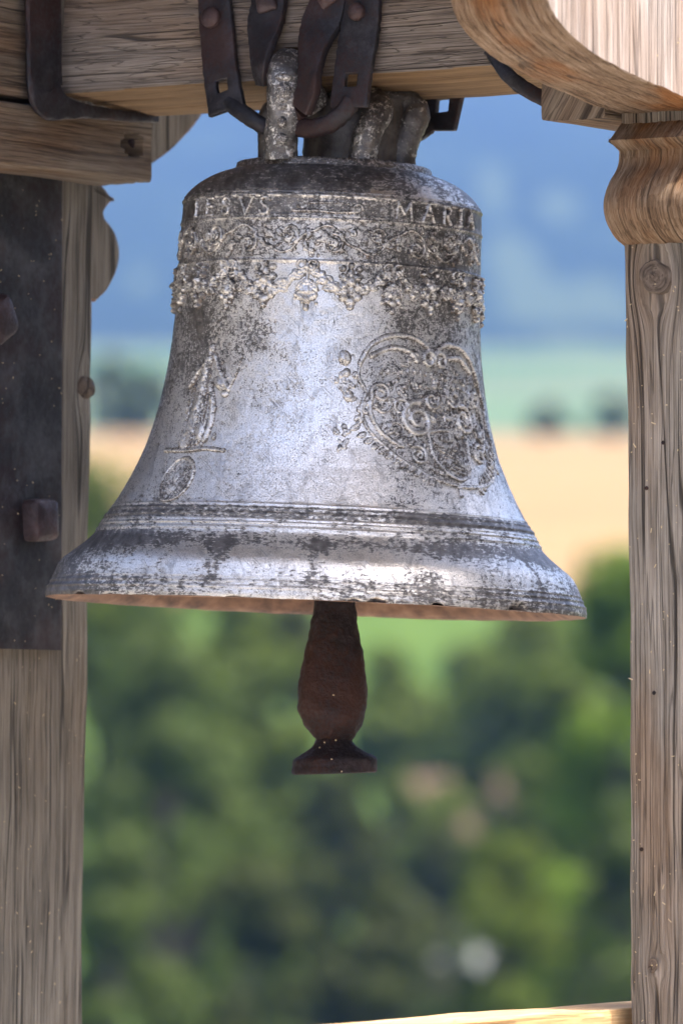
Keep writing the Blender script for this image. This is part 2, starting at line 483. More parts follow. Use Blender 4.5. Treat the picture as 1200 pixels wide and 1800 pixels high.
def bolt_head(name, c, n, size, th, mat, parent, rot=0.0, sides=4, dome=.25, seed=0):
    c = Vector(c); n = Vector(n).normalized()
    a = n.cross(Z).normalized(); b_ = n.cross(a).normalized()
    rnd = random.Random(seed); V_ = []; k = 24
    prof = [(1.0, -.3), (1.0, .0), (1.0, .55), (.96, .78), (.86, .95), (.6, 1.0 + dome * .6), (.3, 1.0 + dome)]
    for (rr, hh) in prof:
        for i in range(k):
            t = 2 * math.pi * i / k
            if sides == 4:
                e = 2.0 / 7
                x = math.copysign(abs(math.cos(t)) ** e, math.cos(t)); y = math.copysign(abs(math.sin(t)) ** e, math.sin(t))
            else: x, y = math.cos(t), math.sin(t)
            x, y = x * math.cos(rot) - y * math.sin(rot), x * math.sin(rot) + y * math.cos(rot)
            j = 1 + .05 * (rnd.random() - .5)
            V_.append(tuple(c + (a * x + b_ * y) * size * rr * j + n * th * hh))
    fl = [tuple(f) for f in grid_faces(len(prof), k, True)]
    fl.append(tuple((len(prof) - 1) * k + i for i in range(k)))
    o = mesh_obj(name, V_, fl, mat, parent, True, R(38))
    bm = bmesh.new(); bm.from_mesh(o.data); bmesh.ops.recalc_face_normals(bm, faces=bm.faces); bm.to_mesh(o.data); bm.free()
    return o

# ================================================================== THE LAND
def ground_z(x, y):
    ys = [-1500, -30, 4, 12, 40, 90, 150, 200, 236, 445, 500, 600, 880, 1300, 1500, 1800, 3000, 4000, 4400, 6500]
    zs = [-12, -0.3, 0, -.6, -3.6, -7, -8.5, -4.5, 7.6, 23.2, 24, 26, 44, 81, 92, 119, 330, 560, 600, 420]
    z = np.interp(y, ys, zs)
    ya = np.asarray(y, float); xa = np.abs(np.asarray(x, float))
    added_bank = np.clip((xa - 4.5) / 5.5, 0, 1); added_bank = added_bank * added_bank * (3 - 2 * added_bank)
    win = np.clip((ya + 34) / 12, 0, 1) * np.clip((14 - ya) / 8, 0, 1)
    z = z + 6.5 * added_bank * win * np.clip((60 - xa) / 40, 0, 1)          # unseen side banks, added to darken the bell's flanks and cut side light
    far_ = np.clip((np.asarray(y, float) - 20) / 200, 0, 1)
    z = z + far_ * (fbm(x / 70 + 3.1, y / 70, 4, 3) - .5) * 1.0
    mt = np.clip((np.asarray(y, float) - 1500) / 1200, 0, 1)
    z = z + mt * (fbm(x / 500 + 1.3, y / 500, 8, 3) - .5) * 40
    return z
def sheet(name, xs, ys, mat, off=0.0):
    X, Y = np.meshgrid(xs, ys, indexing='xy')
    Zz = ground_z(X, Y) + off
    P = np.stack([X, Y, Zz], -1).reshape(-1, 3)
    o = mesh_obj(name, P, grid_faces(len(ys), len(xs)), mat, None, True)
    tag(o, kind="structure")
    return o
def land_mat(name, stops, scale, rough=.95, extra=None):
    m, nt, b = new_mat(name); q = N(nt)
    co = q.n("ShaderNodeNewGeometry").outputs["Position"]
    n1 = q.noise(co, scale, 6, .6)
    c = q.ramp(n1, stops)
    if extra: c = extra(q, co, c)
    q.l(c, b.inputs["Base Color"]); b.inputs["Roughness"].default_value = rough
    b.inputs["Specular IOR Level"].default_value = .1
    return m
M_BOUNCE = land_mat("pale_bounce_ground", [(.3, (.29, .27, .245)), (.55, (.39, .37, .345)), (.75, (.47, .45, .43))], 30)
def grass_extra(q, co, c):
    sp_ = q.n("ShaderNodeSeparateXYZ"); q.l(co, sp_.inputs[0])
    near = q.smooth(sp_.outputs[1], 16, 40, 1, 0)
    near_tone = q.ramp(q.noise(co, 1.2, 4, .6), [(.3, (.075, .066, .042)), (.6, (.13, .112, .075)), (.8, (.17, .15, .10))])  # browner tone on unseen near ground, keeps green out of the bell's reflections
    return q.mix(near, c, near_tone)
M_GRASS = land_mat("meadow_grass", [(.3, (.04, .075, .012)), (.5, (.065, .11, .02)), (.7, (.085, .13, .028))], .15, extra=grass_extra)
def rows(q, co, c):
    w = q.noise(q.vec('MULTIPLY', co, (.012, .10, .1)), 1, 3, .5)
    return q.mix(q.smooth(w, .35, .7, 0, .6), c, (.29, .195, .092))
M_WHEAT = land_mat("ripe_wheat", [(.3, (.205, .136, .062)), (.55, (.245, .163, .076)), (.75, (.275, .185, .088))], .06, extra=rows)
def meadow_extra(q, co, c):
    w = q.noise(q.vec('MULTIPLY', co, (.004, .012, 0)), 1, 3, .5)
    return q.mix(q.smooth(w, .42, .6), c, (.15, .16, .08))
M_MEADOW = land_mat("far_meadow", [(.3, (.045, .095, .035)), (.6, (.07, .135, .05)), (.8, (.11, .175, .065))], .012, extra=meadow_extra)

def hill_pt(px, py):
    d = ray(px, py)
    lo = None
    for k in np.arange(1500, 4600, 10):
        p = EYE + d * k
        if float(ground_z(p.x, p.y)) >= p.z: return p
    return EYE + d * 4400
PATCH = [(905, 470, 55, 70), (950, 540, 75, 45), (1060, 545, 60, 38), (980, 365, 45, 30), (865, 330, 30, 50), (250, 500, 30, 12), (1010, 610, 60, 20)]
def hill_extra(q, co, c):
    tot = None
    jig = q.noise(co, .006, 4, .6)
    for (px, py, wx, wy) in PATCH:
        p = hill_pt(px, py); p2 = hill_pt(px, py - wy); p3 = hill_pt(px, py + wy)
        dy = max(40, (p2.y - p3.y) / 2); dx = wx / 12000 * (p.y + 6)
        rel = q.vec('MULTIPLY', q.vec('SUBTRACT', co, tuple(p)), (1 / dx, 1 / dy, 0))
        ln = q.n("ShaderNodeVectorMath", operation='LENGTH'); q.l(rel, ln.inputs[0])
        f = q.smooth(q.math('ADD', ln.outputs["Value"], q.math('MULTIPLY', q.math('SUBTRACT', jig, .5), 1.6)), .8, 1.05, 1, 0)
        tot = f if tot is None else q.math('MAXIMUM', tot, f)
    return q.mix(tot, c, (.055, .075, .034))
M_HILL = land_mat("forested_hill", [(.3, (.010, .020, .014)), (.5, (.016, .030, .018)), (.65, (.028, .046, .024)), (.8, (.05, .07, .03))], .02, extra=hill_extra)

def sp(a, b_, n): return np.linspace(a, b_, n)
sheet("ground", np.concatenate([sp(-1500, -60, 14), sp(-50, 50, 80), sp(60, 1500, 14)]),
      np.concatenate([sp(-1500, -40, 12), sp(-36, 24, 40), sp(27, 248, 90)]), M_GRASS)
sheet("bounce_ground", sp(-5, 5, 10), sp(-26, 4, 14), M_BOUNCE, .02)  # pale ground out of view, added to bounce warm light upward
sheet("wheat_field", np.concatenate([sp(-400, -60, 10), sp(-50, 50, 40), sp(60, 400, 10)]), sp(236, 450, 60), M_WHEAT, .03)
sheet("far_meadow", np.concatenate([sp(-1500, -150, 12), sp(-120, 120, 40), sp(150, 1500, 12)]), sp(446, 1520, 80), M_MEADOW, -.02)
sheet("hills", sp(-3500, 3500, 120), np.concatenate([sp(1500, 4400, 110), sp(4500, 6500, 14)]), M_HILL, .05)

# ================================================================== TREES AND HOUSE BEYOND
def leaf_mat(name, c1, c2, c3):
    m, nt, b = new_mat(name); q = N(nt)
    co = q.n("ShaderNodeNewGeometry").outputs["Position"]
    n1 = q.noise(co, 1.1, 3, .6); n2 = q.noise(co, 9, 2, .6)
    f = q.math('ADD', q.math('MULTIPLY', n1, .6), q.math('MULTIPLY', n2, .4))
    q.l(q.ramp(f, [(.35, c1), (.5, c2), (.65, c3)]), b.inputs["Base Color"])
    b.inputs["Roughness"].default_value = .55
    b.inputs["Specular IOR Level"].default_value = .15
    tr = q.n("ShaderNodeBsdfTranslucent"); tr.inputs[0].default_value = (c3[0] * 1.4, c3[1] * 1.4, c3[2] * .8, 1)
    ms = q.n("ShaderNodeMixShader"); ms.inputs[0].default_value = .38
    q.l(b.outputs[0], ms.inputs[1]); q.l(tr.outputs[0], ms.inputs[2])
    q.l(ms.outputs[0], [n for n in nt.nodes if n.type == 'OUTPUT_MATERIAL'][0].inputs[0])
    return m
L_BLUE = leaf_mat("leaves_cool_green", (.052, .074, .014), (.074, .104, .022), (.094, .130, .032))
L_MID = leaf_mat("leaves_mid_green", (.062, .088, .010), (.084, .116, .013), (.104, .138, .019))
L_BRIGHT = leaf_mat("leaves_bright_green", (.085, .140, .010), (.115, .180, .015), (.14, .21, .022))
L_DARK = leaf_mat("leaves_dark_green", (.034, .044, .008), (.046, .058, .010), (.062, .076, .013))
M_BARK, nt, b = new_mat("bark"); q = N(nt)
co = q.n("ShaderNodeNewGeometry").outputs["Position"]
q.l(q.ramp(q.noise(co, 14, 4, .6), [(.3, (.03, .022, .016)), (.7, (.10, .08, .06))]), b.inputs["Base Color"]); b.inputs["Roughness"].default_value = .9

def tube_mesh(paths, seg=7):
    V_ = []; F_ = []
    for path in paths:
        base = len(V_)
        for i, (p, r_) in enumerate(path):
            p = Vector(p); a_ = Vector(path[max(i - 1, 0)][0]); c_ = Vector(path[min(i + 1, len(path) - 1)][0])
            tg = (c_ - a_).normalized(); x = tg.orthogonal().normalized(); y = tg.cross(x)
            for k in range(seg):
                t = 2 * math.pi * k / seg; V_.append(tuple(p + (x * math.cos(t) + y * math.sin(t)) * r_))
        F_ += [tuple(int(v) + base for v in f) for f in grid_faces(len(path), seg, True)]
    return V_, F_
def tree(name, base, height, rx, leaf, label, group, seed, low=.12, nclump=46, per=130, leafsize=.17, cat="tree", trunk=True):
    rnd = np.random.RandomState(seed)
    root = empty(name, base)
    tag(root, label, cat, group)
    paths = []
    tr_ = max(.05, height * .022)
    trunk_pts = [((0, 0, -.4), tr_ * 1.3)]
    for k in range(1, 8):
        f = k / 7
        trunk_pts.append(((rnd.uniform(-.1, .1) * f * rx, rnd.uniform(-.1, .1) * f * rx, height * .85 * f), tr_ * (1 - .85 * f)))
    paths.append(trunk_pts)
    cl = []
    for k in range(nclump):
        f = low + (1 - low) * rnd.uniform(0, 1) ** .85
        prof = math.sin(math.pi * min(1, max(.03, (f - low) / (1 - low))) ** .72) ** .6
        ang = rnd.uniform(0, 2 * math.pi); rr = rx * prof * (.30 + .70 * rnd.uniform(0, 1) ** .5) * rnd.uniform(.75, 1.1)
        cl.append((rr * math.cos(ang), rr * math.sin(ang), height * f * rnd.uniform(.94, 1.0), rx * rnd.uniform(.17, .38)))
    for (x, y, z, r_) in cl[:14]:
        h0 = max(.1, z - math.hypot(x, y) * .8 - height * .05); h0 = min(h0, height * .8)
        paths.append([((0, 0, h0), tr_ * .5), ((x * .5, y * .5, h0 + (z - h0) * .62), tr_ * .3), ((x, y, z), tr_ * .08)])
    V_, F_ = tube_mesh(paths)
    mesh_obj("trunk", V_, F_, M_BARK, root, True)
    n = nclump * per
    ci = np.repeat(np.arange(nclump), per)
    C = np.array([c[:3] for c in cl])[ci]; RR = np.array([c[3] for c in cl])[ci]
    d = rnd.normal(size=(n, 3)); d /= np.linalg.norm(d, axis=1)[:, None]
    P = C + d * (RR * rnd.uniform(.25, 1.0, n) ** .6)[:, None] * np.array([1, 1, .75])
    nr = d + rnd.normal(size=(n, 3)) * .55 + np.array([0, 0, .35]); nr /= np.linalg.norm(nr, axis=1)[:, None]
    a = np.cross(nr, rnd.normal(size=(n, 3))); a /= np.linalg.norm(a, axis=1)[:, None]
    b_ = np.cross(nr, a); sz = leafsize * rnd.uniform(.6, 1.3, n)[:, None]
    v0 = P - a * sz; v2 = P + a * sz; v1 = P + b_ * sz * .55 + nr * sz * .18; v3 = P - b_ * sz * .55 + nr * sz * .18
    VV = np.stack([v0, v1, v2, v3], 1).reshape(-1, 3)
    mesh_obj("crown", VV, np.arange(4 * n).reshape(-1, 4), leaf, root, False)
    return root
def tree_at(px, d, top_py, rx_px, leaf, name, label, group, seed, **kw):
    p = far(px, top_py, d)
    gz = float(ground_z(p.x, p.y))
    rx = rx_px / 12000 * d
    return tree(name, (p.x, p.y, gz), p.z - gz, rx, leaf, label, group, seed, leafsize=kw.pop("leafsize", .0012 * d), **kw)
G1 = "trees in the valley behind the bell"
for i, (px, d, top, rw, lf, lab) in enumerate([
        (175, 128, 785, 215, L_MID, "tall blurred green tree beside the left wooden post"),
        (290, 118, 1030, 250, L_BLUE, "blurred blue-green tree below the left side of the bell rim"),
        (520, 150, 1055, 165, L_DARK, "dark blurred tree behind the clapper"),
        (1085, 112, 955, 190, L_BRIGHT, "bright green blurred tree top beside the right wooden post"),
        (985, 140, 1150, 165, L_MID, "mid green blurred tree below the right end of the bell rim"),
        (690, 160, 1125, 150, L_MID, "green blurred tree just right of the clapper"),
        (415, 142, 1035, 190, L_MID, "mid green blurred tree under the bell rim, left of the clapper"),
        (935, 165, 1045, 190, L_MID, "light green blurred tree under the bell rim, left of the right post"),
        (830, 205, 1150, 170, L_MID, "pale green blurred tree behind the red-brown roof")]):
    tree_at(px, d, top, rw, lf, "broadleaf_tree", lab, G1, 1 + i, nclump=70, per=130, low=.03)
G2 = "bushes in the valley behind the bell"
for i, (px, d, top, rw, lf, lab) in enumerate([
        (200, 98, 1480, 200, L_BLUE, "blurred blue-green bush low beside the left post"),
        (450, 112, 1500, 170, L_DARK, "dark blurred bush low, left of the picture's centre line"),
        (680, 118, 1560, 175, L_DARK, "dark blurred bush low, straight below the clapper"),
        (880, 104, 1470, 165, L_MID, "green blurred bush low, left of the right post"),
        (1090, 95, 1400, 150, L_BLUE, "blurred grey-green bush low beside the right post"),
        (590, 140, 1330, 130, L_DARK, "dark blurred bush directly under the clapper foot"),
        (780, 150, 1455, 130, L_DARK, "dark blurred bush in front of the farmhouse wall")]):
    tree_at(px, d, top, rw, lf, "bush", lab, G2, 30 + i, low=.02, nclump=52, per=120, cat="bush")
G3 = "trees at the far edge of the wheat field"
for i, (px, top, rw, lf, lab) in enumerate([
        (965, 712, 34, L_DARK, "small dark far bush on the wheat field edge, right of the bell"),
        (1075, 700, 46, L_DARK, "dark far bush on the wheat field edge touching the right post"),
        (195, 628, 60, L_BLUE, "far dark tree beside the left post, above the wheat field"),
        (265, 645, 50, L_BLUE, "far dark tree against the bell's left flank, above the wheat field"),
        (235, 660, 45, L_MID, "middle far tree between two taller ones left of the bell")]):
    tree_at(px, 452, top, rw, lf, "field_tree", lab, G3, 50 + i, low=.04, nclump=30, per=60, leafsize=.28)

M_WALL, nt, b = new_mat("house_render"); b.inputs["Base Color"].default_value = (.48, .47, .44, 1); b.inputs["Roughness"].default_value = .9
M_ROOF, nt, b = new_mat("roof_tiles"); q = N(nt)
co = q.n("ShaderNodeNewGeometry").outputs["Position"]
q.l(q.ramp(q.noise(co, 6, 4, .6), [(.3, (.075, .042, .025)), (.7, (.14, .080, .048))]), b.inputs["Base Color"]); b.inputs["Roughness"].default_value = .85
M_GLASS, nt, b = new_mat("window_glass"); b.inputs["Base Color"].default_value = (.03, .035, .04, 1); b.inputs["Roughness"].default_value = .1
def box_mesh(name, lo, hi, mat, parent):
    x0, y0, z0 = lo; x1, y1, z1 = hi
    v = [(x0, y0, z0), (x1, y0, z0), (x1, y1, z0), (x0, y1, z0), (x0, y0, z1), (x1, y0, z1), (x1, y1, z1), (x0, y1, z1)]
    f = [(0, 3, 2, 1), (4, 5, 6, 7), (0, 1, 5, 4), (1, 2, 6, 5), (2, 3, 7, 6), (3, 0, 4, 7)]
    return mesh_obj(name, v, f, mat, parent, False)
hp = far(850, 1345, 188)
gz = float(ground_z(hp.x, hp.y))
house = empty("farmhouse", (hp.x, hp.y, gz - .3), (0, 0, R(18)))
tag(house, "blurred farmhouse with red-brown roof glimpsed between the valley trees", "house")
HH = hp.z - gz
wh = HH * .62
box_mesh("wall", (-2.3, -2.0, 0), (2.3, 2.5, wh), M_WALL, house)
v = [(-2.6, -2.4, wh - .25), (2.6, -2.4, wh - .25), (2.6, 2.4, wh - .25), (-2.6, 2.4, wh - .25), (-2.6, 0, HH), (2.6, 0, HH)]
rf = mesh_obj("roof", v, [(0, 1, 5, 4), (2, 3, 4, 5), (0, 4, 3), (1, 2, 5), (3, 2, 1, 0)], M_ROOF, house, False)
box_mesh("chimney", (1.2, .4, HH - 1.0), (1.7, .9, HH + .5), M_WALL, rf)
for k in range(3):
    wx = -1.9 + k * 1.45
    w_ = box_mesh("window", (wx, -2.06, wh * .45), (wx + .9, -1.95, wh * .45 + 1.2), M_WALL, house)
    box_mesh("pane", (wx + .08, -2.075, wh * .45 + .08), (wx + .82, -2.0, wh * .45 + 1.12), M_GLASS, w_)
box_mesh("door", (-.2, -2.06, .3), (.45, -1.95, 2.2), M_BARK, house)

# ================================================================== WOODEN BELL FRAME
TL, TR = -.318, .33           # inner faces of the two posts
frame = empty("bell_stand", (0, 0, 0))
tag(frame, "weathered wooden bell stand of two posts, carved brackets and iron plate", "bell frame")

def lean_left(LL):
    f = (LL - 1.9) / .5
    return np.zeros_like(LL), .012 * f * .9
def lean_right(LL):
    f = (LL - 1.9) / .5
    return -.006 * f, np.zeros_like(LL)
O0 = (0, 0, 0)
# posts run along Z; cross axes U (a) and V (b)
timber("post", O0, Z, U, V, 0.0, 2.42, TL - .10, TL, -.085, .08, M_POST_L, frame, 3, .007, .0025, .0011, .0030, lean=lean_left, knots=[(on_t(153, 681, TL)[1], on_t(153, 681, TL)[0], .014, 2)],
       label="post behind the bell's left rim, carrying the dark iron plate")
timber("post", O0, Z, U, V, 0.0, 2.42, TR, TR + .085, -.08, .08, M_POST, frame, 5, .006, .0022, .0013, .0030, lean=lean_right, knots=[(on_s(1150, 487, -.08)[1], on_s(1150, 487, -.08)[0], .016, 1), (on_s(1146, 1697, -.08)[1], on_s(1146, 1697, -.08)[0], .007, 1)],
       label="post right of the bell with knots and long cracks")

# left lower block and upper keeper, running across (along V)
TB = -.25
timber("bearing_block", O0, V, U, Z, -.42, .076, TB - .065, TB, 2.126, 2.184, M_BLOCK, frame, 8, .006, .0022, .0011, .0016,
       label="bearing block on the left post with a bolt hole at its end",
       dents=[lambda LL, A_, B_: (-.028 * np.clip(1 - ((LL - on_t(238, 253, TB)[0]) / .0155) ** 2 - ((B_ - on_t(238, 253, TB)[1]) / .0105) ** 2, 0, 1) ** .35 * (A_ > TB - .02), 0)])
timber("keeper_block", O0, V, U, Z, -.42, -.068, TB - .07, TB - .004, 2.187, 2.40, M_BLOCK, frame, 9, .006, .0025, .0011, .0016)
timber("bearing_block", O0, V, U, Z, -.1015, .30, .262, .326, 2.142, 2.19, M_BLOCK, frame, 10, .006, .0025, .0011, .0016,
       label="bearing block tucked behind the big curved bracket")
s_, z_ = on_t(238, 253, TB - .012)
bolt_head("bolt", W(TB - .016, s_, z_), U, .0055, .006, M_NUT, frame, .2, 4, .1, 3)

# carved brackets (outline given on the photo, read on their planes)
def to_t(pts, t): return [on_t(x, y, t) for (x, y) in pts]
# right S-shaped bracket, inner plane TR, read from its left outline
prof = [(1097, 214), (1082, 226), (1066, 244), (1070, 256), (1086, 268), (1092, 277), (1089, 290), (1076, 306), (1062, 330), (1057, 355), (1060, 385), (1070, 408), (1086, 428), (1100, 440), (1108, 446)]
def seg(a, b_, n=6): return smooth_curve(prof[a:b_ + 1], n)
outl = [(1096, 196), (1090, 214), (1080, 228), (1066, 246)] + smooth_curve([(1066, 246), (1074, 257), (1085, 267)], 5)[1:] + smooth_curve([(1085, 272), (1082, 292), (1066, 322), (1057, 355), (1061, 388), (1078, 420), (1100, 440), (1125, 452)], 6)
pr = to_t(outl, TR - .003)
bot = pr[-1][1]
poly = pr + [(-.06, bot - .001), (-.05, pr[0][1])]
TBK = .078
bracket("corbel", poly, TR - .003, TR + TBK + .004, (M_BRACKET, M_BLEACH), frame, 4, label="carved scroll corbel on the right post")
# mirrored one at the far side of the right post
bracket("corbel", [(-s + .0, z) for (s, z) in poly], TR - .003, TR + TBK + .004, (M_BRACKET, M_BLEACH), frame, 14, label="carved scroll corbel on the far side of the right post")
# left post: far corbel seen on its flat side
outl_l = [(174, 300), (182, 325), (203, 350), (186, 372), (192, 386), (208, 410), (212, 445), (205, 485), (188, 515), (172, 534)]
outl_l = [(150, 300), (176, 318), (203, 351)] + smooth_curve([(203, 353), (192, 362), (185, 374)], 4) + smooth_curve([(186, 382), (203, 405), (212, 440), (207, 478), (190, 510), (170, 532)], 6)
pl = to_t(outl_l, TL - .03)
bracket("corbel", pl + [(.05, pl[-1][1]), (.05, pl[0][1])], TL - .098, TL - .03, (M_BRACKET, M_POST_L), frame, 6, label="carved scroll corbel behind the left post")
bracket("corbel", [(-s, z) for (s, z) in (pl + [(.05, pl[-1][1]), (.05, pl[0][1])])], TL - .098, TL - .03, (M_BRACKET, M_POST_L), frame, 16, label="carved scroll corbel on the near side of the left post")
# big curved braces above
TQ0, TQ1 = TR - .004, TR + .086
edge = smooth_curve([(948, -60), (962, 10), (985, 50), (1020, 84), (1062, 112), (1112, 138), (1160, 158), (1205, 178), (1260, 196)], 6)
pe = to_t(edge, TQ1)
poly = pe + [(.10, pe[-1][1]), (.10, 2.43), (pe[0][0] - .004, 2.43)]
bracket("curved_brace", poly, TQ0, TQ1, (M_BRACKET, M_BLEACH), frame, 7, label="big curved brace with sun-bleached face over the right post")
edge = smooth_curve([(225, 312), (262, 294), (300, 268), (330, 238), (352, 210), (372, 172), (388, 120), (396, 60)], 6)
pe = to_t(edge, TL - .02)
poly = [(.0, pe[0][1])] + pe + [(pe[-1][0] + .003, 2.43), (.0, 2.43)]
bracket("curved_brace", poly, TL - .10, TL - .02, (M_BRACKET, M_POST_L), frame, 12, label="curved brace behind the left block")

# knots
def knot(t, s, z, n, a, r1, r2, h, seed, lab=None):
    """n outward, a in-face horizontal axis; domed disc with rings and radial checks."""
    n = Vector(n); a = Vector(a); V_ = []; G = []
    k, m = 28, 9
    c = W(t, s, z); rnd = random.Random(seed)
    rad = [1 + .10 * math.sin(2 * math.pi * j_ / k * 2 + seed) + .05 * math.sin(2 * math.pi * j_ / k * 5 + seed * 2) + .03 * rnd.uniform(-1, 1) for j_ in range(k)]
    chk = [1 if rnd.random() < .16 else 0 for _ in range(k)]
    for i in range(m):
        f = i / (m - 1)
        for j in range(k):
            th = 2 * math.pi * j / k
            hh = h * (1 - f ** 3) - (.0016 * chk[j] * (f < .8)) - .003 * (f > .99)
            V_.append(tuple(c + a * (r1 * f * rad[j] * math.cos(th)) + Z * (r2 * f * rad[j] * math.sin(th)) + n * hh))
            G.append((seed + .05 * math.sin(th * 2), f * rad[j] * .016, seed * .1))
    o = mesh_obj("knot", V_, [tuple(f) for f in grid_faces(m, k, True)], M_KNOT, frame, True, R(50), {"grain": np.array(G)})
    bm = bmesh.new(); bm.from_mesh(o.data); bmesh.ops.recalc_face_normals(bm, faces=bm.faces)
    bm.to_mesh(o.data); bm.free()
    if lab: o["label"] = lab
    return o
kt, kz = on_s(1150, 487, -.08); knot(kt, -.0795, kz, -V, U, .016, .0155, .0010, 3)
kt, kz = on_s(1146, 1697, -.08); knot(kt, -.0797, kz, -V, U, .0055, .0065, .0010, 5)
ks, kz = on_t(153, 681, TL); knot(TL - .001, ks, kz, U, V, .0145, .0125, .0022, 8)
# nail holes in the right post
for (x, y) in [(1164, 778), (1135, 858), (1148, 1218), (1126, 1493)]:
    kt, kz = on_s(x, y, -.08)
    bolt_head("nail", W(kt, -.0795, kz), -V, .0017, .0006, M_RUST, frame, .3, 6, .1, x)
ks, kz = on_t(148, 1523, TL)
bolt_head("nail", W(TL - .012, ks, kz), V, .003, .004, M_RUST, frame, .0, 4, .1, 77)

# iron plate on the left post
s_r, zt = on_t(109, 290, TL + .004); _, zb = on_t(108, 1143, TL + .004)
def plate_dent(LL, A_, B_): return 0, 0
pl_o = timber("iron_plate", O0, Z, U, V, zb, 2.20, TL + .0005, TL + .0055, -.14, s_r, M_PLATE, frame, 21, .012, .004, .0002, .0005, rc=.002)
for (x, y, rot) in [(79, 914, .06), (4, 562, .5)]:
    s_, z_ = on_t(x, y, TL + .016)
    bolt_head("nut", W(TL + .005, s_, z_), U, .0190, .016, M_NUT, pl_o, rot, 4, .10, x)

# roof over the stand, above the picture: two planked slopes and a ridge
def roof_plank(t0, z0, t1, z1, s0, s1, k):
    n = Vector((0, 0, 1)); V_ = []
    for (t, z) in ((t0, z0), (t1, z1)):
        for s in (s0, s1):
            for dz in (0, .022): V_.append(tuple(W(t, s, z + dz)))
    f = [(0, 1, 3, 2), (4, 6, 7, 5), (0, 4, 5, 1), (2, 3, 7, 6), (0, 2, 6, 4), (1, 5, 7, 3)]
    g = [(i * .1 + k, k * .13, k * .2) for i in range(8)]
    return mesh_obj("roof_plank", V_, f, M_BLOCK, frame, False, None, {"grain": np.array([(v[0], v[1] + k, v[2]) for v in V_])})
EDGE_R = .46
for k in range(8):
    s0 = -.50 + k * .125
    e = .004 * (k % 2)
    roof_plank(EDGE_R, 2.44 + e, -.01, 2.72 + e, s0, s0 + .128, k)
    roof_plank(-EDGE_R, 2.44 + e, -.004, 2.716 + e, s0, s0 + .128, k + 20)

timber('ridge_board', O0, V, U, Z, -.51, .51, -.06, .06, 2.735, 2.765, M_BLOCK, frame, 40, .05, .02)

# ================================================================== HEADSTOCK WITH ITS IRONWORK
head = empty("headstock", tuple(W(0, 0, 2.195)))
tag(head, "weathered wooden headstock beam with rusty iron straps above the bell", "headstock")
head_inv = Matrix.Translation(-Vector(head.location))
TILT = R(4.5)
HV = (V * math.cos(TILT) + Z * math.sin(-TILT) * -1).normalized()      # across the beam, rear edge raised or lowered below
HV = (V * math.cos(TILT) - Z * math.sin(TILT)).normalized()
HZ = U.cross(HV).normalized()
if HZ.z < 0: HZ = -HZ
HS, HB = -.07, 2.195
O_H = W(0, HS, HB) - Vector(head.location)
def hw(t, a, h): return O_H + U * t + HV * a + HZ * h      # local to head: t along, a into the beam, h above its bottom edge
def h_at(px, py, depth=0.0):
    """Photo point on the beam's front face (or `depth` in front of it): returns t, h."""
    n = HV; p0 = Vector(head.location) + O_H - HV * depth
    p = on_plane(px, py, n, p0.dot(n)) - p0
    return p.dot(U), p.dot(HZ)
tl_, _ = h_at(108, 100)
t_h, h_h = h_at(512, 112)
t_k, h_k = h_at(876, 140)
def hole(LL, A_, B_):
    e = np.clip(1 - ((LL - t_h) / .016) ** 2 - ((B_ - h_h) / .014) ** 2, 0, 1) ** .4
    return .045 * e * (A_ < .01), 0
beam = timber("beam", O_H, U, HV, HZ, tl_, .43, 0, .135, 0, .20, M_BEAM, head, 13, .004, .0022, .0011, .0018, rc=.0035, dents=[hole])
# paler chamfer strip along the bottom is the beam's own lower face: fresher brown wood
M_UNDER = wood("beam_underside", (.08, .05, .028), (.20, .125, .06), (.29, .19, .10), (.27, .14, .045), .5, 260, 9.0, .6, .7)
beam.data.materials.append(M_UNDER)
me = beam.data
nv = Vector(HZ)
for p in me.polygons:
    if p.normal.dot(nv) < -.55: p.material_index = 1

def strap(name, cl, widths, th, parent, hole_at=None, twist=None, seed=0, front=.003):
    """Forged flat strap lying on the beam: centre line given in photo points with widths in px."""
    rnd = random.Random(seed)
    C = []
    for (x, y, dep), w in zip(cl, widths):
        t, h = h_at(x, y, dep + front); C.append((t, -dep - front, h, w * .0005 / CU / 2))
    C = smooth_curve(C, 7)
    n = len(C); fr = [-1, -.32, .32, 1]
    V_ = []; tws = []
    for i, (t, a, h, w) in enumerate(C):
        f = i / (n - 1)
        tw = np.interp(f, [k[0] for k in twist], [k[1] for k in twist]) if twist else 0
        p = hw(t, a, h)
        c0 = Vector((C[max(i - 1, 0)][0], C[max(i - 1, 0)][2], 0)); c1 = Vector((C[min(i + 1, n - 1)][0], C[min(i + 1, n - 1)][2], 0))
        dr = (c1 - c0).normalized(); wd = Vector((-dr.y, dr.x, 0))
        if wd.x < 0: wd = -wd
        for k in fr:
            j = 1 + .06 * (rnd.random() - .5)
            V_.append(tuple(p + (U * wd.x + HZ * wd.y) * (k * w * j * math.cos(tw)) - HV * (k * w * math.sin(tw)) - HV * .0008 * rnd.random()))
    F_ = []
    hi = None
    if hole_at is not None: hi = int(hole_at * (n - 1))
    for i in range(n - 1):
        for k in range(3):
            if hi is not None and k == 1 and hi - 1 <= i <= hi: continue
            F_.append((i * 4 + k, i * 4 + k + 1, (i + 1) * 4 + k + 1, (i + 1) * 4 + k))
    o = mesh_obj(name, V_, F_, M_IRON, parent, True, R(45))
    md = o.modifiers.new("thickness", 'SOLIDIFY'); md.thickness = th; md.offset = 0
    mb = o.modifiers.new("edge", 'BEVEL'); mb.width = .0012; mb.segments = 2; mb.limit_method = 'ANGLE'
    return o
def rivet(x, y, parent, size=.011, th=.006, sides=6, rot=0., seed=0):
    t, h = h_at(x, y, .008)
    return bolt_head("rivet", hw(t, -.007, h), -HV, size, th, M_NUT, parent, rot, sides, .3, seed)

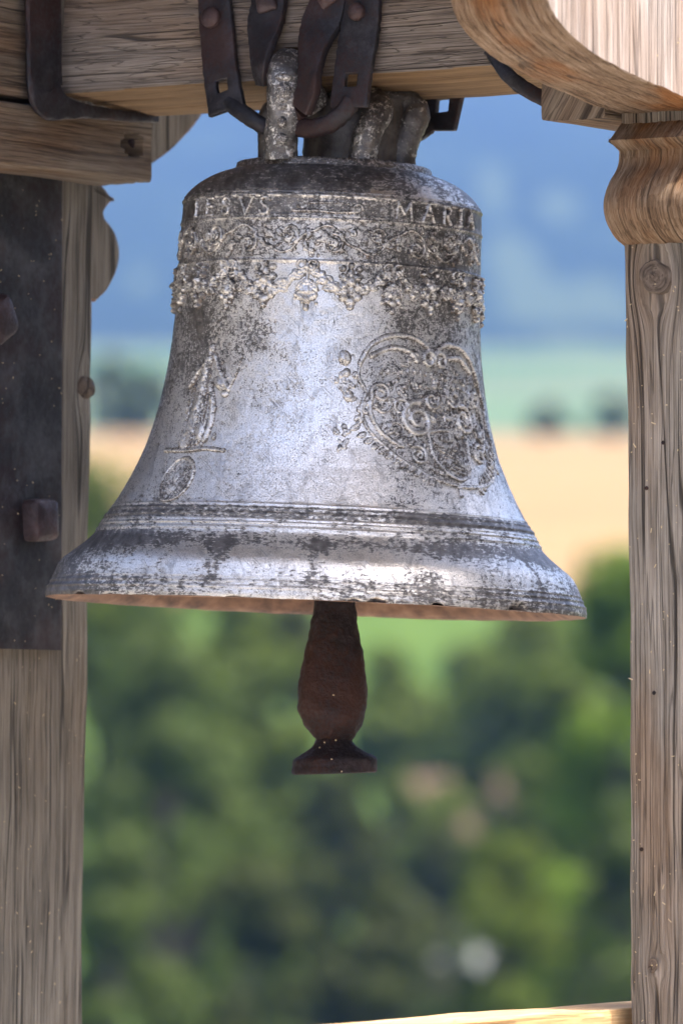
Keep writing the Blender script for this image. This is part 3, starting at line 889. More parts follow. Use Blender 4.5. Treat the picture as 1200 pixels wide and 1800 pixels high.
s1 = strap("iron_strap", [(374, -60, .0), (378, 0, .0), (383, 60, .001), (390, 130, .002), (400, 196, .004)], [56, 56, 58, 60, 62], .006, head, .83, seed=1)
rivet(372, 31, s1, .0095, .006, 6, .2, 1)
s4 = strap("iron_strap", [(642, -60, .0), (638, 0, .001), (632, 60, .002), (622, 120, .004), (615, 190, .006)], [62, 62, 66, 64, 64], .006, head, .84, seed=2)
rivet(628, 21, s4, .008, .006, 6, .5, 2)
s2 = strap("iron_strap", [(478, -60, .0), (474, 0, .001), (468, 40, .004), (462, 80, .010), (458, 118, .014), (462, 150, .004)], [58, 58, 60, 46, 36, 34], .007, head, None, [(0, 0), (.5, 0), (.8, .45), (1, .6)], seed=3)
rivet(470, 2, s2, .010, .006, 4, .2, 3)
s3 = strap("iron_strap", [(588, -60, .0), (580, 0, .001), (566, 40, .004), (552, 82, .010), (546, 122, .014), (542, 160, .016), (528, 192, .014)], [62, 62, 66, 50, 42, 42, 44], .008, head, None, [(0, 0), (.45, 0), (.75, .3), (1, .2)], seed=4)
rivet(576, -8, s3, .010, .006, 4, .6, 4)

def hpts(lst):
    out = []
    for (x, y, dep) in lst:
        t, h = h_at(x, y, dep); out.append(hw(t, -dep, h))
    return [Vector(p) for p in smooth_curve([tuple(p) for p in out], 6)]
sweep("hanger_loop", hpts([(405, 178, .004), (418, 192, .006), (440, 208, .006), (465, 222, .0), (500, 232, -.01)]), .0075, .007, M_IRON, head, seed=1, power=3)
sweep("hanger_loop", hpts([(512, 222, .002), (545, 226, .006), (578, 218, .008), (604, 198, .008), (618, 176, .006)]), .0085, .008, M_IRON, head, seed=2, power=3)
sweep("hanger_loop", hpts([(530, 190, .012), (512, 205, .004), (500, 212, -.02)]), .009, .007, M_IRON, head, seed=3, power=3)
sweep("hanger_loop", hpts([(700, 240, -.09), (722, 238, -.125), (742, 230, -.14), (756, 218, -.146)]), .0075, .007, M_IRON, head, seed=4, power=3)
# back strap end with its square hole, hanging below the rear edge
def flat_ring(name, quad, holeq, depth, th, parent):
    V_ = []
    for q4, dd in ((quad, 0), (holeq, 0)):
        for (x, y) in q4:
            t, h = h_at(x, y, depth); V_.append(tuple(hw(t, -depth, h)))
    F_ = [(i, (i + 1) % 4, 4 + (i + 1) % 4, 4 + i) for i in range(4)]
    o = mesh_obj(name, V_, F_, M_IRON, parent, False)
    md = o.modifiers.new("thickness", 'SOLIDIFY'); md.thickness = th; md.offset = 0
    mb = o.modifiers.new("edge", 'BEVEL'); mb.width = .0015; mb.segments = 2; mb.limit_method = 'ANGLE'
    return o
flat_ring("iron_strap", [(742, 150), (818, 150), (800, 230), (738, 230)], [(770, 176), (792, 174), (790, 196), (768, 199)], -.146, .007, head)
# iron gudgeon strap at the left end: upright band, bent to run under the beam
def tp(lst, t):
    out = []
    for (x, y, dt) in lst:
        s, z = on_t(x, y, t + dt); out.append(tuple(W(t + dt, s, z)))
    return smooth_curve(out, 6)
gp = tp([(76, -80, .006), (76, 0, .006), (77, 70, .006), (78, 135, .006), (84, 168, .007), (110, 188, .009), (160, 197, .010), (220, 204, .010), (274, 208, .009)], TB)
n = len(gp)
wid = [float(np.interp(i / (n - 1), [0, .48, .56, .64, .74, 1], [.0260, .0260, .019, .010, .0060, .0040])) for i in range(n)]
gs = sweep("bearing_iron", gp, wid, .0035, M_IRON, frame, up=tuple(U), rough=.0005, power=5)
gs["label"] = "dark iron bearing strap bent under the headstock's left end"
# right-hand bearing iron behind the curved brace
rp = [tuple(hw(*(lambda q_: (q_[0], -d_, q_[1]))(h_at(x, y, d_)))) for (x, y, d_) in [(862, 88, .004), (878, 112, .004), (896, 136, .003), (922, 156, -.01), (960, 176, -.03)]]
sweep("iron_band", smooth_curve(rp, 5), .0065, .004, M_IRON, head, rough=.0005, power=4)

# ================================================================== BELL
PXM = .0005
bell = empty("bell", tuple(on_y(555, 1068, 0.0)), (R(-.3), R(2.35), 0))
tag(bell, "old silver-grey cast bell with garland relief, inscription and coat of arms", "bell")

CTRL = [(0, 475), (6, 476), (14, 474), (22, 470), (30, 466), (45, 461), (60, 454), (70, 446), (80, 434), (92, 418), (104, 404), (114, 394), (122, 389),
        (132, 384), (141, 379), (150, 372), (170, 360), (195, 346), (230, 328), (270, 311), (305, 300), (340, 291), (380, 282.5), (420, 276.5), (460, 271.5), (500, 268.5),
        (540, 267), (580, 266), (620, 265), (660, 264), (700, 262.5), (708, 261), (714, 259), (724, 251), (735, 240), (745, 226), (754, 210), (761, 192), (766, 173)]
ch = np.array([c[0] for c in CTRL], float); cr = np.array([c[1] for c in CTRL], float)
RINGS = [(18, 2.6, 2.4), (28, 2.6, 2.2), (36, 2.0, 1.2), (122, 3.5, 2.4), (131, 2.4, 2.2), (137, 2.4, 1.6), (147, 4.0, 3.4), (156, 2.6, 2.0), (164, 2.0, 1.2), (590, 2.2, 2.4), (664, 2.4, 2.4), (669, 1.6, 1.2), (704, 3.2, 2.8), (711, 2.0, 1.4)]
def Rh(h):
    h = np.asarray(h, float)
    k = np.interp(h, ch, cr)
    k = (np.interp(h - 4, ch, cr) + np.interp(h + 4, ch, cr) + 2 * k) / 4
    for (c, w, a) in RINGS: k = k + a * np.exp(-((h - c) / w) ** 2)
    return k
def wear_fn(phi, h):
    """How much silver is left, 0..1 (phi in degrees from the front)."""
    w = np.full(np.broadcast(phi, h).shape, .55)
    def g(pc, pw, hc, hw_): return np.exp(-((phi - pc) / pw) ** 2) * np.exp(-np.abs((h - hc) / hw_) ** 3)
    w = w + .34 * g(-6, 15, 360, 200) + .12 * g(-34, 16, 280, 150) + .16 * g(10, 14, 250, 130) + .16 * g(3, 24, 500, 70)
    w = w + .16 * g(-18, 12, 560, 30) + .16 * g(60, 25, 190, 60) + .10 * g(-70, 12, 240, 120)
    w = w - .12 * g(45, 24, 540, 80) - .12 * g(38, 10, 215, 45) - .20 * g(-55, 10, 480, 110) - .20 * g(-25, 7, 470, 40)
    w = w - .26 * g(-14, 6, 425, 30) - .16 * g(-10, 9, 372, 22)
    w = np.where(h > 590, w - .05 + .06 * np.exp(-((phi + 15) / 30) ** 2) - .08 * np.exp(-((phi - 60) / 25) ** 2), w)
    w = np.where((h > 672) & (h < 700), w - .10, w)
    w = np.where(h > 708, .34 + .16 * np.exp(-((phi - 45) / 25) ** 2) + .12 * np.exp(-((h - 712) / 6) ** 2), w)
    lip = (h < 118)
    lipw = .50 + .20 * np.exp(-((phi + 10) / 32) ** 2) - .16 * np.exp(-((phi + 75) / 25) ** 2) + .06 * np.exp(-((phi - 40) / 25) ** 2)
    lipw = lipw - .24 * np.exp(-((h - 98) / 13) ** 2) + .12 * np.exp(-((h - 62) / 18) ** 2)
    jig = (fbm(phi / 2 + 11, h / 14, 91, 2) - .5) * 4
    for (pc, pw, am) in ((-22, 2.2, .30), (-1, 2.2, .30), (-35, 1.4, .16), (57, 1.6, .26), (-12, 1.5, .12), (24, 2.5, .10)):
        lipw = lipw - am * np.exp(-((phi + jig - pc) / pw) ** 2) * np.exp(-((h - 62) / 42) ** 4)
    lipw = np.where(h < 34, lipw - .10, lipw)
    w = np.where(lip, lipw, w)
    w = np.where((h > 140) & (h < 160), w - .20 - .10 * (phi > 20), w)
    w = np.where((h >= 118) & (h < 140), w + .02, w)
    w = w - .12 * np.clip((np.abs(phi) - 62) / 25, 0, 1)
    w = w + .34 * (fbm(phi / 8 + 40, h / 45, 77, 4) - .5)
    return np.clip(w, 0.02, .95)
def bell_xyz(phi, r, h):
    p = np.radians(phi)
    return np.stack([r * np.sin(p) * PXM, -r * np.cos(p) * PXM, np.broadcast_to(h, r.shape) * PXM], -1)
def skin_attr(phi, h):
    rr = np.interp(h, ch, cr)
    return np.stack([np.radians(phi) * rr / 100, np.broadcast_to(h, phi.shape) / 100, np.zeros_like(phi)], -1)

# body: outer skin
hs = np.concatenate([np.linspace(0, 44, 30), np.linspace(46, 116, 30), np.linspace(118, 170, 52), np.linspace(173, 582, 120), np.linspace(584, 598, 14), np.linspace(601, 656, 18), np.linspace(658, 674, 18), np.linspace(677, 696, 8), np.linspace(698, 766, 54)])
ph = np.concatenate([np.arange(-100, 100, .5), np.arange(100, 260, 2.0)])
PH, HHg = np.meshgrid(ph, hs, indexing='xy')
RRg = Rh(HHg)
RRg = RRg + (fbm(PH / 6 + 50, HHg / 30, 5, 3) - .5) * 1.3 + (fbm(PH / 1.4 + 50, HHg / 6, 6, 2) - .5) * 1.0
Hd = HHg.copy()
for (pc, pw, dp_) in ((47, 3.0, 15), (13, 2.2, 8), (8, 1.2, 6), (-59, 2.2, 6), (-17, 2.0, 4), (26, 1.5, 4)):   # chips out of the rim
    e = np.clip(1 - ((PH - pc) / pw) ** 2, 0, 1) ** .5 * dp_ * (.8 + .4 * vn(PH * 1.7, 0 * PH, 3))
    push = np.clip(e - HHg, 0, None)
    RRg = RRg - push * 1.2; Hd = np.maximum(HHg, np.minimum(e, HHg + push))
Hd = Hd + (fbm(PH / 2.5, 0 * PH, 12, 3) - .5) * 3.0 * np.clip(1 - HHg / 14, 0, 1)
P = bell_xyz(PH, RRg, Hd)
streak = np.where(HHg < 175, 1.0, np.where(HHg > 700, .8, .12))
body = mesh_obj("body", P.reshape(-1, 3), grid_faces(len(hs), len(ph), True), M_BELL, bell, True, None,
                {"skin": skin_attr(PH, HHg).reshape(-1, 3), "wear_shade": wear_fn(PH, HHg).ravel(), "streak": streak.ravel()})
# inside and rim
hi_ = np.array([0, -1, 0, 6, 20, 40, 70, 110, 160, 240, 340, 460, 580, 690, 720, 722], float)
ri_ = np.array([474.5, 466, 452, 440, 426, 414, 396, 370, 340, 306, 276, 258, 250, 240, 180, 4], float)
ph2 = np.arange(0, 360, 2.0)
PH2, H2 = np.meshgrid(ph2, hi_, indexing='xy'); R2 = np.broadcast_to(ri_[:, None], PH2.shape).copy()
H2 = H2 + (fbm(PH2 / 5, 0 * PH2, 31, 2) - .5) * 2.5 * (np.abs(H2) < 3) * (R2 < 470)
PI_ = bell_xyz(PH2, R2, H2).reshape(-1, 3)
mesh_obj("inner_wall", PI_, grid_faces(len(hi_), len(ph2), True)[:, ::-1], M_BELL_IN, bell, True, R(60))
# crown plate on the shoulder
hp_ = np.array([764, 772, 777, 780, 780.5, 781], float); rp_ = np.array([173, 172, 170, 164, 120, 2], float)
PHc, Hc = np.meshgrid(np.arange(0, 360, 2.0), hp_, indexing='xy'); Rc = np.broadcast_to(rp_[:, None], PHc.shape) + (fbm(PHc / 5, Hc / 3, 71, 3) - .5) * 5
PHc = PHc - 180
mesh_obj("crown_plate", bell_xyz(PHc, Rc, Hc + (fbm(PHc / 6, Rc / 9, 72, 2) - .5) * 2.5).reshape(-1, 3), grid_faces(len(hp_), PHc.shape[1], True), M_RELIEF, bell, True, R(50),
         {"skin": np.stack([np.radians(PHc) * 1.7, Rc / 100 + Hc / 60, 0 * Rc], -1).reshape(-1, 3), "wear_shade": np.full(PHc.size, .42), "streak": np.zeros(PHc.size)})

# ---------------- cast reliefs: each a raised skin that grows out of the body
class Relief:
    def __init__(s, phi0, h0, w, hgt, res=1.15, rref=None):
        s.phi0, s.h0, s.w, s.hg = phi0, h0, w, hgt; s.gain = 1.3
        s.rref = float(np.interp(h0, ch, cr)) if rref is None else rref
        s.x = np.arange(-w / 2, w / 2 + res, res); s.y = np.arange(-hgt / 2, hgt / 2 + res, res)
        s.X, s.Y = np.meshgrid(s.x, s.y, indexing='xy'); s.H = np.zeros_like(s.X)
    def win(s, x0, x1, y0, y1):
        i0, i1 = np.searchsorted(s.x, [x0, x1]); j0, j1 = np.searchsorted(s.y, [y0, y1])
        return slice(max(j0 - 1, 0), j1 + 1), slice(max(i0 - 1, 0), i1 + 1)
    def put(s, sl, v): s.H[sl] = np.maximum(s.H[sl], v)
    def stroke(s, pts, w, ht, taper=None):
        pts = [tuple(p) for p in pts]; n = len(pts) - 1
        for i in range(n):
            (x0, y0), (x1, y1) = pts[i], pts[i + 1]
            wi = w if taper is None else w * (taper[0] + (taper[1] - taper[0]) * (i + .5) / n)
            wi = wi * (.86 + .28 * float(vn(x0 / 9 + 31, y0 / 9 + 7, 5)))
            sl = s.win(min(x0, x1) - wi, max(x0, x1) + wi, min(y0, y1) - wi, max(y0, y1) + wi)
            X, Y = s.X[sl], s.Y[sl]
            if X.size == 0: continue
            dx, dy = x1 - x0, y1 - y0; L2 = dx * dx + dy * dy + 1e-9
            t = np.clip(((X - x0) * dx + (Y - y0) * dy) / L2, 0, 1)
            d = np.hypot(X - x0 - t * dx, Y - y0 - t * dy)
            s.put(sl, ht * np.clip(1 - (d / wi) ** 2, 0, 1) ** .8)
        return s
    def blob(s, x, y, rx, ry, ht, rot=0.0, flat=.75):
        m = max(rx, ry); sl = s.win(x - m, x + m, y - m, y + m); X, Y = s.X[sl] - x, s.Y[sl] - y
        c, q_ = math.cos(rot), math.sin(rot); a = X * c + Y * q_; b_ = -X * q_ + Y * c
        s.put(sl, ht * np.clip(1 - (a / rx) ** 2 - (b_ / ry) ** 2, 0, 1) ** flat); return s
    def leaf(s, x, y, ang, ln, wd, ht):
        cx, cy = x + math.cos(ang) * ln / 2, y + math.sin(ang) * ln / 2
        sl = s.win(cx - ln, cx + ln, cy - ln, cy + ln); X, Y = s.X[sl] - x, s.Y[sl] - y
        a = (X * math.cos(ang) + Y * math.sin(ang)) / ln; b_ = (-X * math.sin(ang) + Y * math.cos(ang)) / wd
        ww = np.clip(np.sin(np.pi * np.clip(a, 0, 1)) ** .8, 1e-3, 1)
        e = np.clip(1 - (b_ / ww) ** 2, 0, 1) ** .5 * (a > 0) * (a < 1)
        e = e * (1 - .5 * np.exp(-(b_ / .16) ** 2)) * (1 - .14 * np.sin(a * 30 + np.abs(b_) * 5))
        s.put(sl, ht * e); return s
    def spiral(s, x, y, r0, r1, a0, turns, w, ht):
        n = max(10, int(abs(turns) * 22)); pts = []
        for i in range(n + 1):
            f = i / n; r_ = r0 + (r1 - r0) * f; a = a0 + turns * 2 * math.pi * f; pts.append((x + r_ * math.cos(a), y + r_ * math.sin(a)))
        return s.stroke(pts, w, ht, (1.0, .7))
    def flower(s, x, y, r, ht, n=6, rot=0.0):
        for k in range(n):
            a = rot + 2 * math.pi * k / n
            s.blob(x + math.cos(a) * r * .62, y + math.sin(a) * r * .62, r * .42, r * .34, ht * .8, a)
        s.blob(x, y, r * .36, r * .36, ht); return s
    def ring(s, x, y, rx, ry, w, ht, rot=0.0):
        pts = []
        for i in range(41):
            a = 2 * math.pi * i / 40; px, py = rx * math.cos(a), ry * math.sin(a)
            pts.append((x + px * math.cos(rot) - py * math.sin(rot), y + px * math.sin(rot) + py * math.cos(rot)))
        return s.stroke(pts, w, ht)
    def build(s, name, parent, seed=0, rough=.55, wear_shade=0.0, label=None):
        H = s.H
        for ax in (0, 1): H = (np.roll(H, 1, ax) + np.roll(H, -1, ax) + 2 * H) / 4
        on = H > .05
        Hn = H * (1 + .25 * (fbm(s.X / 5, s.Y / 5, seed, 2) - .5)) + on * (fbm(s.X / 3.2, s.Y / 3.2, seed + 5, 2) - .5) * rough * 2
        hh = s.h0 + s.Y; phi = s.phi0 + np.degrees(s.X / s.rref)
        Rr = Rh(hh) - 1.4 + Hn * s.gain
        P = bell_xyz(phi, Rr, hh)
        keep = on.copy()
        k = np.zeros((H.shape[0] - 1, H.shape[1] - 1), bool)
        for a in (0, 1):
            for b_ in (0, 1): k |= keep[a:a + k.shape[0], b_:b_ + k.shape[1]]
        F_ = grid_faces(H.shape[0], H.shape[1])[k.ravel()]
        used = np.unique(F_); mp = np.full(H.size, -1); mp[used] = np.arange(len(used))
        w = np.clip(wear_fn(phi, hh) * .45 + .20 + wear_shade + .50 * (np.clip(H / max(H.max(), 1e-6), 0, .8) - .42) + .18 * (fbm(s.X / 9, s.Y / 9, seed + 2, 3) - .5), 0, 1)  # raised tops silver, flanks browner: patina with edge shade put into colour
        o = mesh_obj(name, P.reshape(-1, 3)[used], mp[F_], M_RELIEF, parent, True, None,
                     {"skin": skin_attr(phi, hh).reshape(-1, 3)[used], "wear_shade": w.ravel()[used], "streak": np.zeros(len(used))})
        if label: o["label"] = label
        return o

GLY = {  # strokes in a unit box, y up
    'I': [[(.5, 0), (.5, 1)], [(.32, 0), (.68, 0)], [(.32, 1), (.68, 1)]],
    'E': [[(.2, 0), (.2, 1)], [(.2, 0), (.85, 0)], [(.2, .5), (.7, .5)], [(.2, 1), (.85, 1)]],
    'S': [[(.85, .82), (.7, .97), (.45, 1), (.22, .88), (.2, .7), (.4, .55), (.65, .43), (.82, .28), (.76, .08), (.5, 0), (.25, .04), (.12, .2)]],
    'V': [[(.05, 1), (.5, 0)], [(.5, 0), (.95, 1)], [(0, 1), (.2, 1)], [(.8, 1), (1, 1)]],
    'M': [[(.05, 0), (.12, 1)], [(.12, 1), (.5, .3)], [(.5, .3), (.88, 1)], [(.88, 1), (.95, 0)]],
    'A': [[(.05, 0), (.5, 1)], [(.5, 1), (.95, 0)], [(.24, .4), (.76, .4)]],
    'R': [[(.2, 0), (.2, 1)], [(.2, 1), (.65, 1), (.82, .86), (.78, .62), (.55, .5), (.2, .5)], [(.5, .5), (.9, 0)]],
}
def letter(c, px, wpx, hc=685, hgt=29, wear_shade=.06):
    s = (px - 583) / 263.0; phi = math.degrees(math.asin(max(-1, min(1, s))))
    Rl = Relief(phi, hc, wpx + 14, hgt + 12, .8)
    for st in GLY[c]:
        Rl.stroke([((x - .5) * wpx, (y - .5) * hgt) for (x, y) in st], 3.4, 5.0)
    return Rl.build("letter", bell, ord(c) + int(px), .6, wear_shade)
for c, px, w_ in (('I', 349, 14), ('E', 373, 24), ('S', 401, 24), ('V', 436, 30), ('S', 468, 24), ('M', 708, 32), ('A', 750, 27), ('R', 782, 25), ('I', 806, 14), ('A', 823, 27)):
    letter(c, px, w_)
# long dash with a scroll at each end between the two words
Rl = Relief(-2, 682, 140, 40)
Rl.stroke([(-58, -6), (-20, -5), (20, -7), (52, -5)], 3.0, 4.0).stroke([(-30, 8), (10, 10), (40, 8)], 2.4, 3.0)
for k in range(7): Rl.blob(-50 + k * 17 + random.uniform(-3, 3), random.uniform(-12, 12), random.uniform(3, 6), random.uniform(2.5, 5), random.uniform(2, 3.6), random.uniform(0, 3))
Rl.spiral(54, 0, 10, 3, 0, 1.2, 2.6, 4.4)
Rl.build("dash_ornament", bell, 9)

# vine frieze: one tendril unit after another
rng = random.Random(4)
for k in range(-5, 6):
    pc = k * 16.6 + 3
    if abs(pc) > 84: continue
    Rl = Relief(pc, 628, 84, 66)
    fl = 1 if k % 2 else -1
    Rl.stroke(smooth_curve([(-40, -16 * fl), (-20, -24 * fl), (0, -14 * fl), (16, 6 * fl), (40, 16 * fl)], 6), 2.8, 4.2)
    Rl.spiral(-8, 8 * fl, 18, 4, -1.6 * fl, 1.5 * fl, 2.8, 4.6)
    Rl.flower(-8, 8 * fl, 9.5, 5.6, 5, rng.random())
    for j in range(9):
        Rl.leaf(rng.uniform(-36, 34), rng.uniform(-24, 20), rng.uniform(0, 6.28), rng.uniform(12, 24), rng.uniform(4, 7), rng.uniform(3.2, 5.2))
    for j in range(12): Rl.blob(rng.uniform(-38, 38), rng.uniform(-29, 29), rng.uniform(2.2, 4.8), rng.uniform(2, 4), rng.uniform(2.2, 4.8), rng.random() * 3)
    Rl.build("vine_scroll", bell, 200 + k, .7, -.02)

# fruit garland: hanging festoons with a rosette in each and a tassel between two
for k in range(-3, 4):
    pc = -8 + k * 32.6
    # tassel
    if abs(pc) < 92:
        Rl = Relief(pc, 545, 62, 104)
        Rl.ring(-10, 38, 8, 7, 3.2, 5.6, .3).ring(10, 38, 8, 7, 3.2, 5.6, -.3).blob(0, 34, 5, 6, 6.4)
        Rl.stroke([(0, 30), (1, 6)], 4.0, 5.0)
        for a in (-2.3, -1.9, -1.57, -1.2, -.8): Rl.leaf(0, 14, a, 30, 6, 6.4)
        Rl.blob(0, -8, 20, 9, 7.5).blob(-10, -18, 8, 7, 6.8).blob(10, -18, 8, 7, 6.8).blob(0, -22, 9, 8, 8).blob(0, -36, 6, 7, 6)
        for j in range(10): Rl.blob(rng.uniform(-20, 20), rng.uniform(-30, 0), rng.uniform(3, 5), rng.uniform(3, 5), rng.uniform(5, 8))
        Rl.build("tassel", bell, 300 + k, .8, .03)
    pc2 = pc + 16.3
    if abs(pc2) < 92:
        Rl = Relief(pc2, 552, 146, 96)
        for j in range(26):
            f = (j + .5) / 26; x = -64 + 128 * f; y = 26 - 40 * math.sin(math.pi * f) ** .8 + rng.uniform(-4, 4)
            thick = 8 + 10 * math.sin(math.pi * f)
            Rl.leaf(x, y, rng.uniform(-.9, .9) + (0 if f > .5 else 3.14), rng.uniform(16, 24), rng.uniform(5, 8), rng.uniform(4.5, 7))
            Rl.blob(x + rng.uniform(-3, 3), y + rng.uniform(-thick, thick) * .7, rng.uniform(4, 7), rng.uniform(4, 7), rng.uniform(5, 8))
        Rl.build("festoon", bell, 330 + k, .8, .03)
        Rf = Relief(pc2, 548, 66, 96)
        Rf.flower(0, 8, 23, 9, 6, rng.random()).blob(0, 8, 10.5, 10.5, 12)
        for (x, y, r_) in ((-15, 30, 7), (14, 30, 7), (0, 36, 6), (-12, -20, 9), (13, -18, 9), (0, -26, 11), (0, -36, 7), (-20, -6, 7), (21, -4, 7)):
            Rf.blob(x, y, r_, r_ * .85, 8.5, rng.random())
        Rf.build("rosette", bell, 360 + k, .8, .04)

# coat of arms in a scrolled cartouche
pc = 42.0
Rl = Relief(pc, 338, 392, 290, 1.15, 291)
def S(*p): return smooth_curve(list(p), 8)
for k in range(90):
    a = rng.uniform(0, 6.28); rr_ = rng.random() ** .5
    x, y = 4 + 150 * rr_ * math.cos(a), -6 + 118 * rr_ * math.sin(a)
    if y < -40 and abs(x - 8) > 150 + (y + 40) * 1.2: continue
    Rl.leaf(x, y, rng.uniform(0, 6.28), rng.uniform(14, 30), rng.uniform(4, 8), rng.uniform(2.6, 5.0))
for k in range(16):
    x, y = rng.uniform(-110, 120), rng.uniform(-60, 60)
    Rl.spiral(x, y, rng.uniform(10, 17), 3, rng.uniform(0, 6), rng.choice([-1.3, 1.3]), 3.4, rng.uniform(3.6, 5.2))
# outer frame: two scrolls on top, long C curves at the sides, a point below
Rl.stroke(S((-150, 78), (-128, 112), (-84, 130), (-34, 126), (-2, 104), (4, 84)), 5.5, 5.6).spiral(-10, 92, 16, 5, .2, 1.2, 5, 7)
Rl.stroke(S((4, 88), (12, 108), (40, 122), (84, 118), (122, 96), (146, 60)), 5.5, 5.6).spiral(20, 92, 16, 5, 2.9, -1.2, 5, 7)
Rl.stroke(S((-128, 92), (-92, 108), (-54, 104), (-38, 88)), 5.5, 6.0).stroke(S((40, 98), (76, 100), (112, 78)), 5.5, 6.0)
Rl.stroke(S((-150, 78), (-152, 52), (-140, 30), (-148, 0), (-138, -34), (-112, -62), (-84, -86), (-52, -104), (-20, -118), (16, -126)), 3.8, 4.4)
Rl.stroke(S((146, 60), (164, 24), (158, -10), (168, -44), (148, -84), (108, -112), (60, -124), (16, -126)), 3.8, 4.4)
Rl.stroke(S((-128, 24), (-132, -6), (-118, -36), (-94, -56), (-78, -62)), 5.0, 5.5).spiral(-112, 28, 18, 5, 3.1, -1.4, 4.5, 6.2)
Rl.stroke(S((128, 30), (136, -4), (126, -40), (106, -62)), 5.0, 5.5).spiral(118, 30, 16, 5, 0, 1.4, 4.5, 6.2)
for (x, y, r_) in ((-178, 86, 13), (-174, 60, 8), (-170, 20, 10)):
    Rl.blob(x, y, r_, r_ * 1.15, 5.5)
for k in range(30):
    f = rng.random(); x = -150 - 18 * math.sin(f * 9) - rng.uniform(0, 22); y = 70 - 150 * f
    Rl.leaf(x, y, rng.uniform(0, 6.28), rng.uniform(10, 22), rng.uniform(4, 7), rng.uniform(3, 5))
    Rl.leaf(150 + rng.uniform(-20, 20), 60 - 150 * f, rng.uniform(0, 6.28), rng.uniform(10, 20), rng.uniform(4, 7), rng.uniform(3, 5))
# crest line of studs
for k in range(17): Rl.blob(-110 + k * 13.2, 66 + 4 * math.sin(k * .37), 4.2, 7, 4.2)
for k in range(13): Rl.blob(-96 + k * 16, 46 + rng.uniform(-5, 5), rng.uniform(5, 9), rng.uniform(3, 6), 4.4, rng.uniform(-.5, .5))
# shield with chevrons and the animal scrollwork above
Rl.stroke(S((-26, -34), (-24, -66), (-10, -96), (22, -114), (52, -98), (62, -68), (62, -36)), 4.0, 5.6).stroke(S((-26, -34), (18, -28), (62, -36)), 3.5, 5.0)
for k in range(5): Rl.stroke([(-14 + k * 4, -52 - k * 10), (20 + k * 2, -66 - k * 9), (50 - k * 2, -86 - k * 4)], 3.0, 3.6)
Rl.blob(18, -44, 26, 7, 4.0)
Rl.spiral(-44, -14, 32, 7, 1.4, 1.7, 6.5, 7.2).spiral(-10, 22, 16, 4, 0.4, -1.4, 4.5, 6).spiral(66, -8, 26, 6, 1.8, -1.7, 5.5, 7).spiral(46, 28, 18, 5, 2.4, 1.3, 4.5, 6)
Rl.spiral(92, 12, 16, 5, 1.2, -1.3, 4.0, 5.5).spiral(-76, 6, 18, 5, -1, 1.3, 4.0, 5.5).spiral(96, -66, 18, 5, 1, 1.4, 4.5, 6).spiral(-52, -76, 17, 5, 2, -1.5, 4.5, 6)
for (x, y, a) in ((-60, 20, 2.4), (-40, 32, 1.9), (0, 40, 1.4), (24, 36, .9), (80, 30, .5), (-86, -30, 3.6), (-72, -44, 4.0), (106, -30, -.6), (110, -48, -.9), (-30, -52, 4.3), (76, -50, 5.2), (10, 4, 1.2), (26, -8, .3), (-2, -14, 2.8)):
    Rl.leaf(x, y, a, 30, 8, 5.2)
for k in range(26): Rl.blob(rng.uniform(-100, 130), rng.uniform(-56, 40), rng.uniform(3, 6), rng.uniform(3, 6), rng.uniform(3, 5.5))
for k in range(12):
    f = k / 11; Rl.leaf(-150 + 120 * f, -30 - 82 * f ** .8, 3.6 + .5 * f, 20, 6, 4.8); Rl.leaf(160 - 100 * f, -40 - 80 * f ** .8, -.4 - .6 * f, 20, 6, 4.8)
Rl.stroke([(16, -126), (14, -142)], 5, 5.5)
Rl.gain = 1.25
Rl.build("coat_of_arms", bell, 500, .9, .05)

# standing figure with outstretched arm, and the oval medal below it
pc = -45
Rl = Relief(pc, 352, 150, 220, 1.15, 290)
Rl.blob(-2, 84, 9, 11, 7).stroke(S((-6, 74), (-12, 40), (-14, 0), (-18, -40), (-24, -80)), 15, 6.5, (.75, 1.15))
Rl.stroke(S((8, 72), (22, 48), (40, 24), (50, 12)), 5.5, 6.5).stroke([(50, 12), (62, 40), (70, 72)], 3.2, 4.5)
Rl.stroke(S((-10, 60), (-34, 40), (-48, 18)), 6, 6).blob(30, 22, 22, 11, 7, -.5).blob(44, 4, 10, 7, 7)
Rl.stroke(S((6, 20), (20, -10), (26, -44), (22, -76)), 6.5, 6.2).blob(8, -62, 11, 22, 7, .2).blob(-18, -70, 10, 20, 6.2, -.2)
Rl.stroke([(-70, -94), (-20, -96), (30, -92), (66, -96)], 4.5, 5)
for k in range(34): Rl.blob(rng.uniform(-44, 44), rng.uniform(-90, 60), rng.uniform(3, 7), rng.uniform(4, 11), rng.uniform(3, 5.6), rng.uniform(-.6, .6))
for k in range(7): Rl.stroke([(-30 + k * 7, 20), (-38 + k * 9, -84)], 2.4, 4.8)
Rl.gain = 1.15
Rl.build("relief_figure", bell, 510, 1.0, -.02)
Rl = Relief(-46.5, 205, 100, 96, 1.1, 341)
e_ = np.clip(1 - (Rl.X / 38) ** 2 - (Rl.Y / 39) ** 2, 0, 1)
Rl.H = np.maximum(Rl.H, 2.6 * (e_ > 0) * np.clip(e_ * 6, 0, 1))
Rl.ring(0, 0, 37, 38, 3.2, 4.6); Rl.blob(-2, 4, 11, 14, 4.6).blob(-2, -16, 18, 12, 4.2)
for k in range(12): Rl.blob(rng.uniform(-28, 28), rng.uniform(-28, 28), 4, 3.5, 3.9)
Rl.build("medallion", bell, 520, .5, -.05)

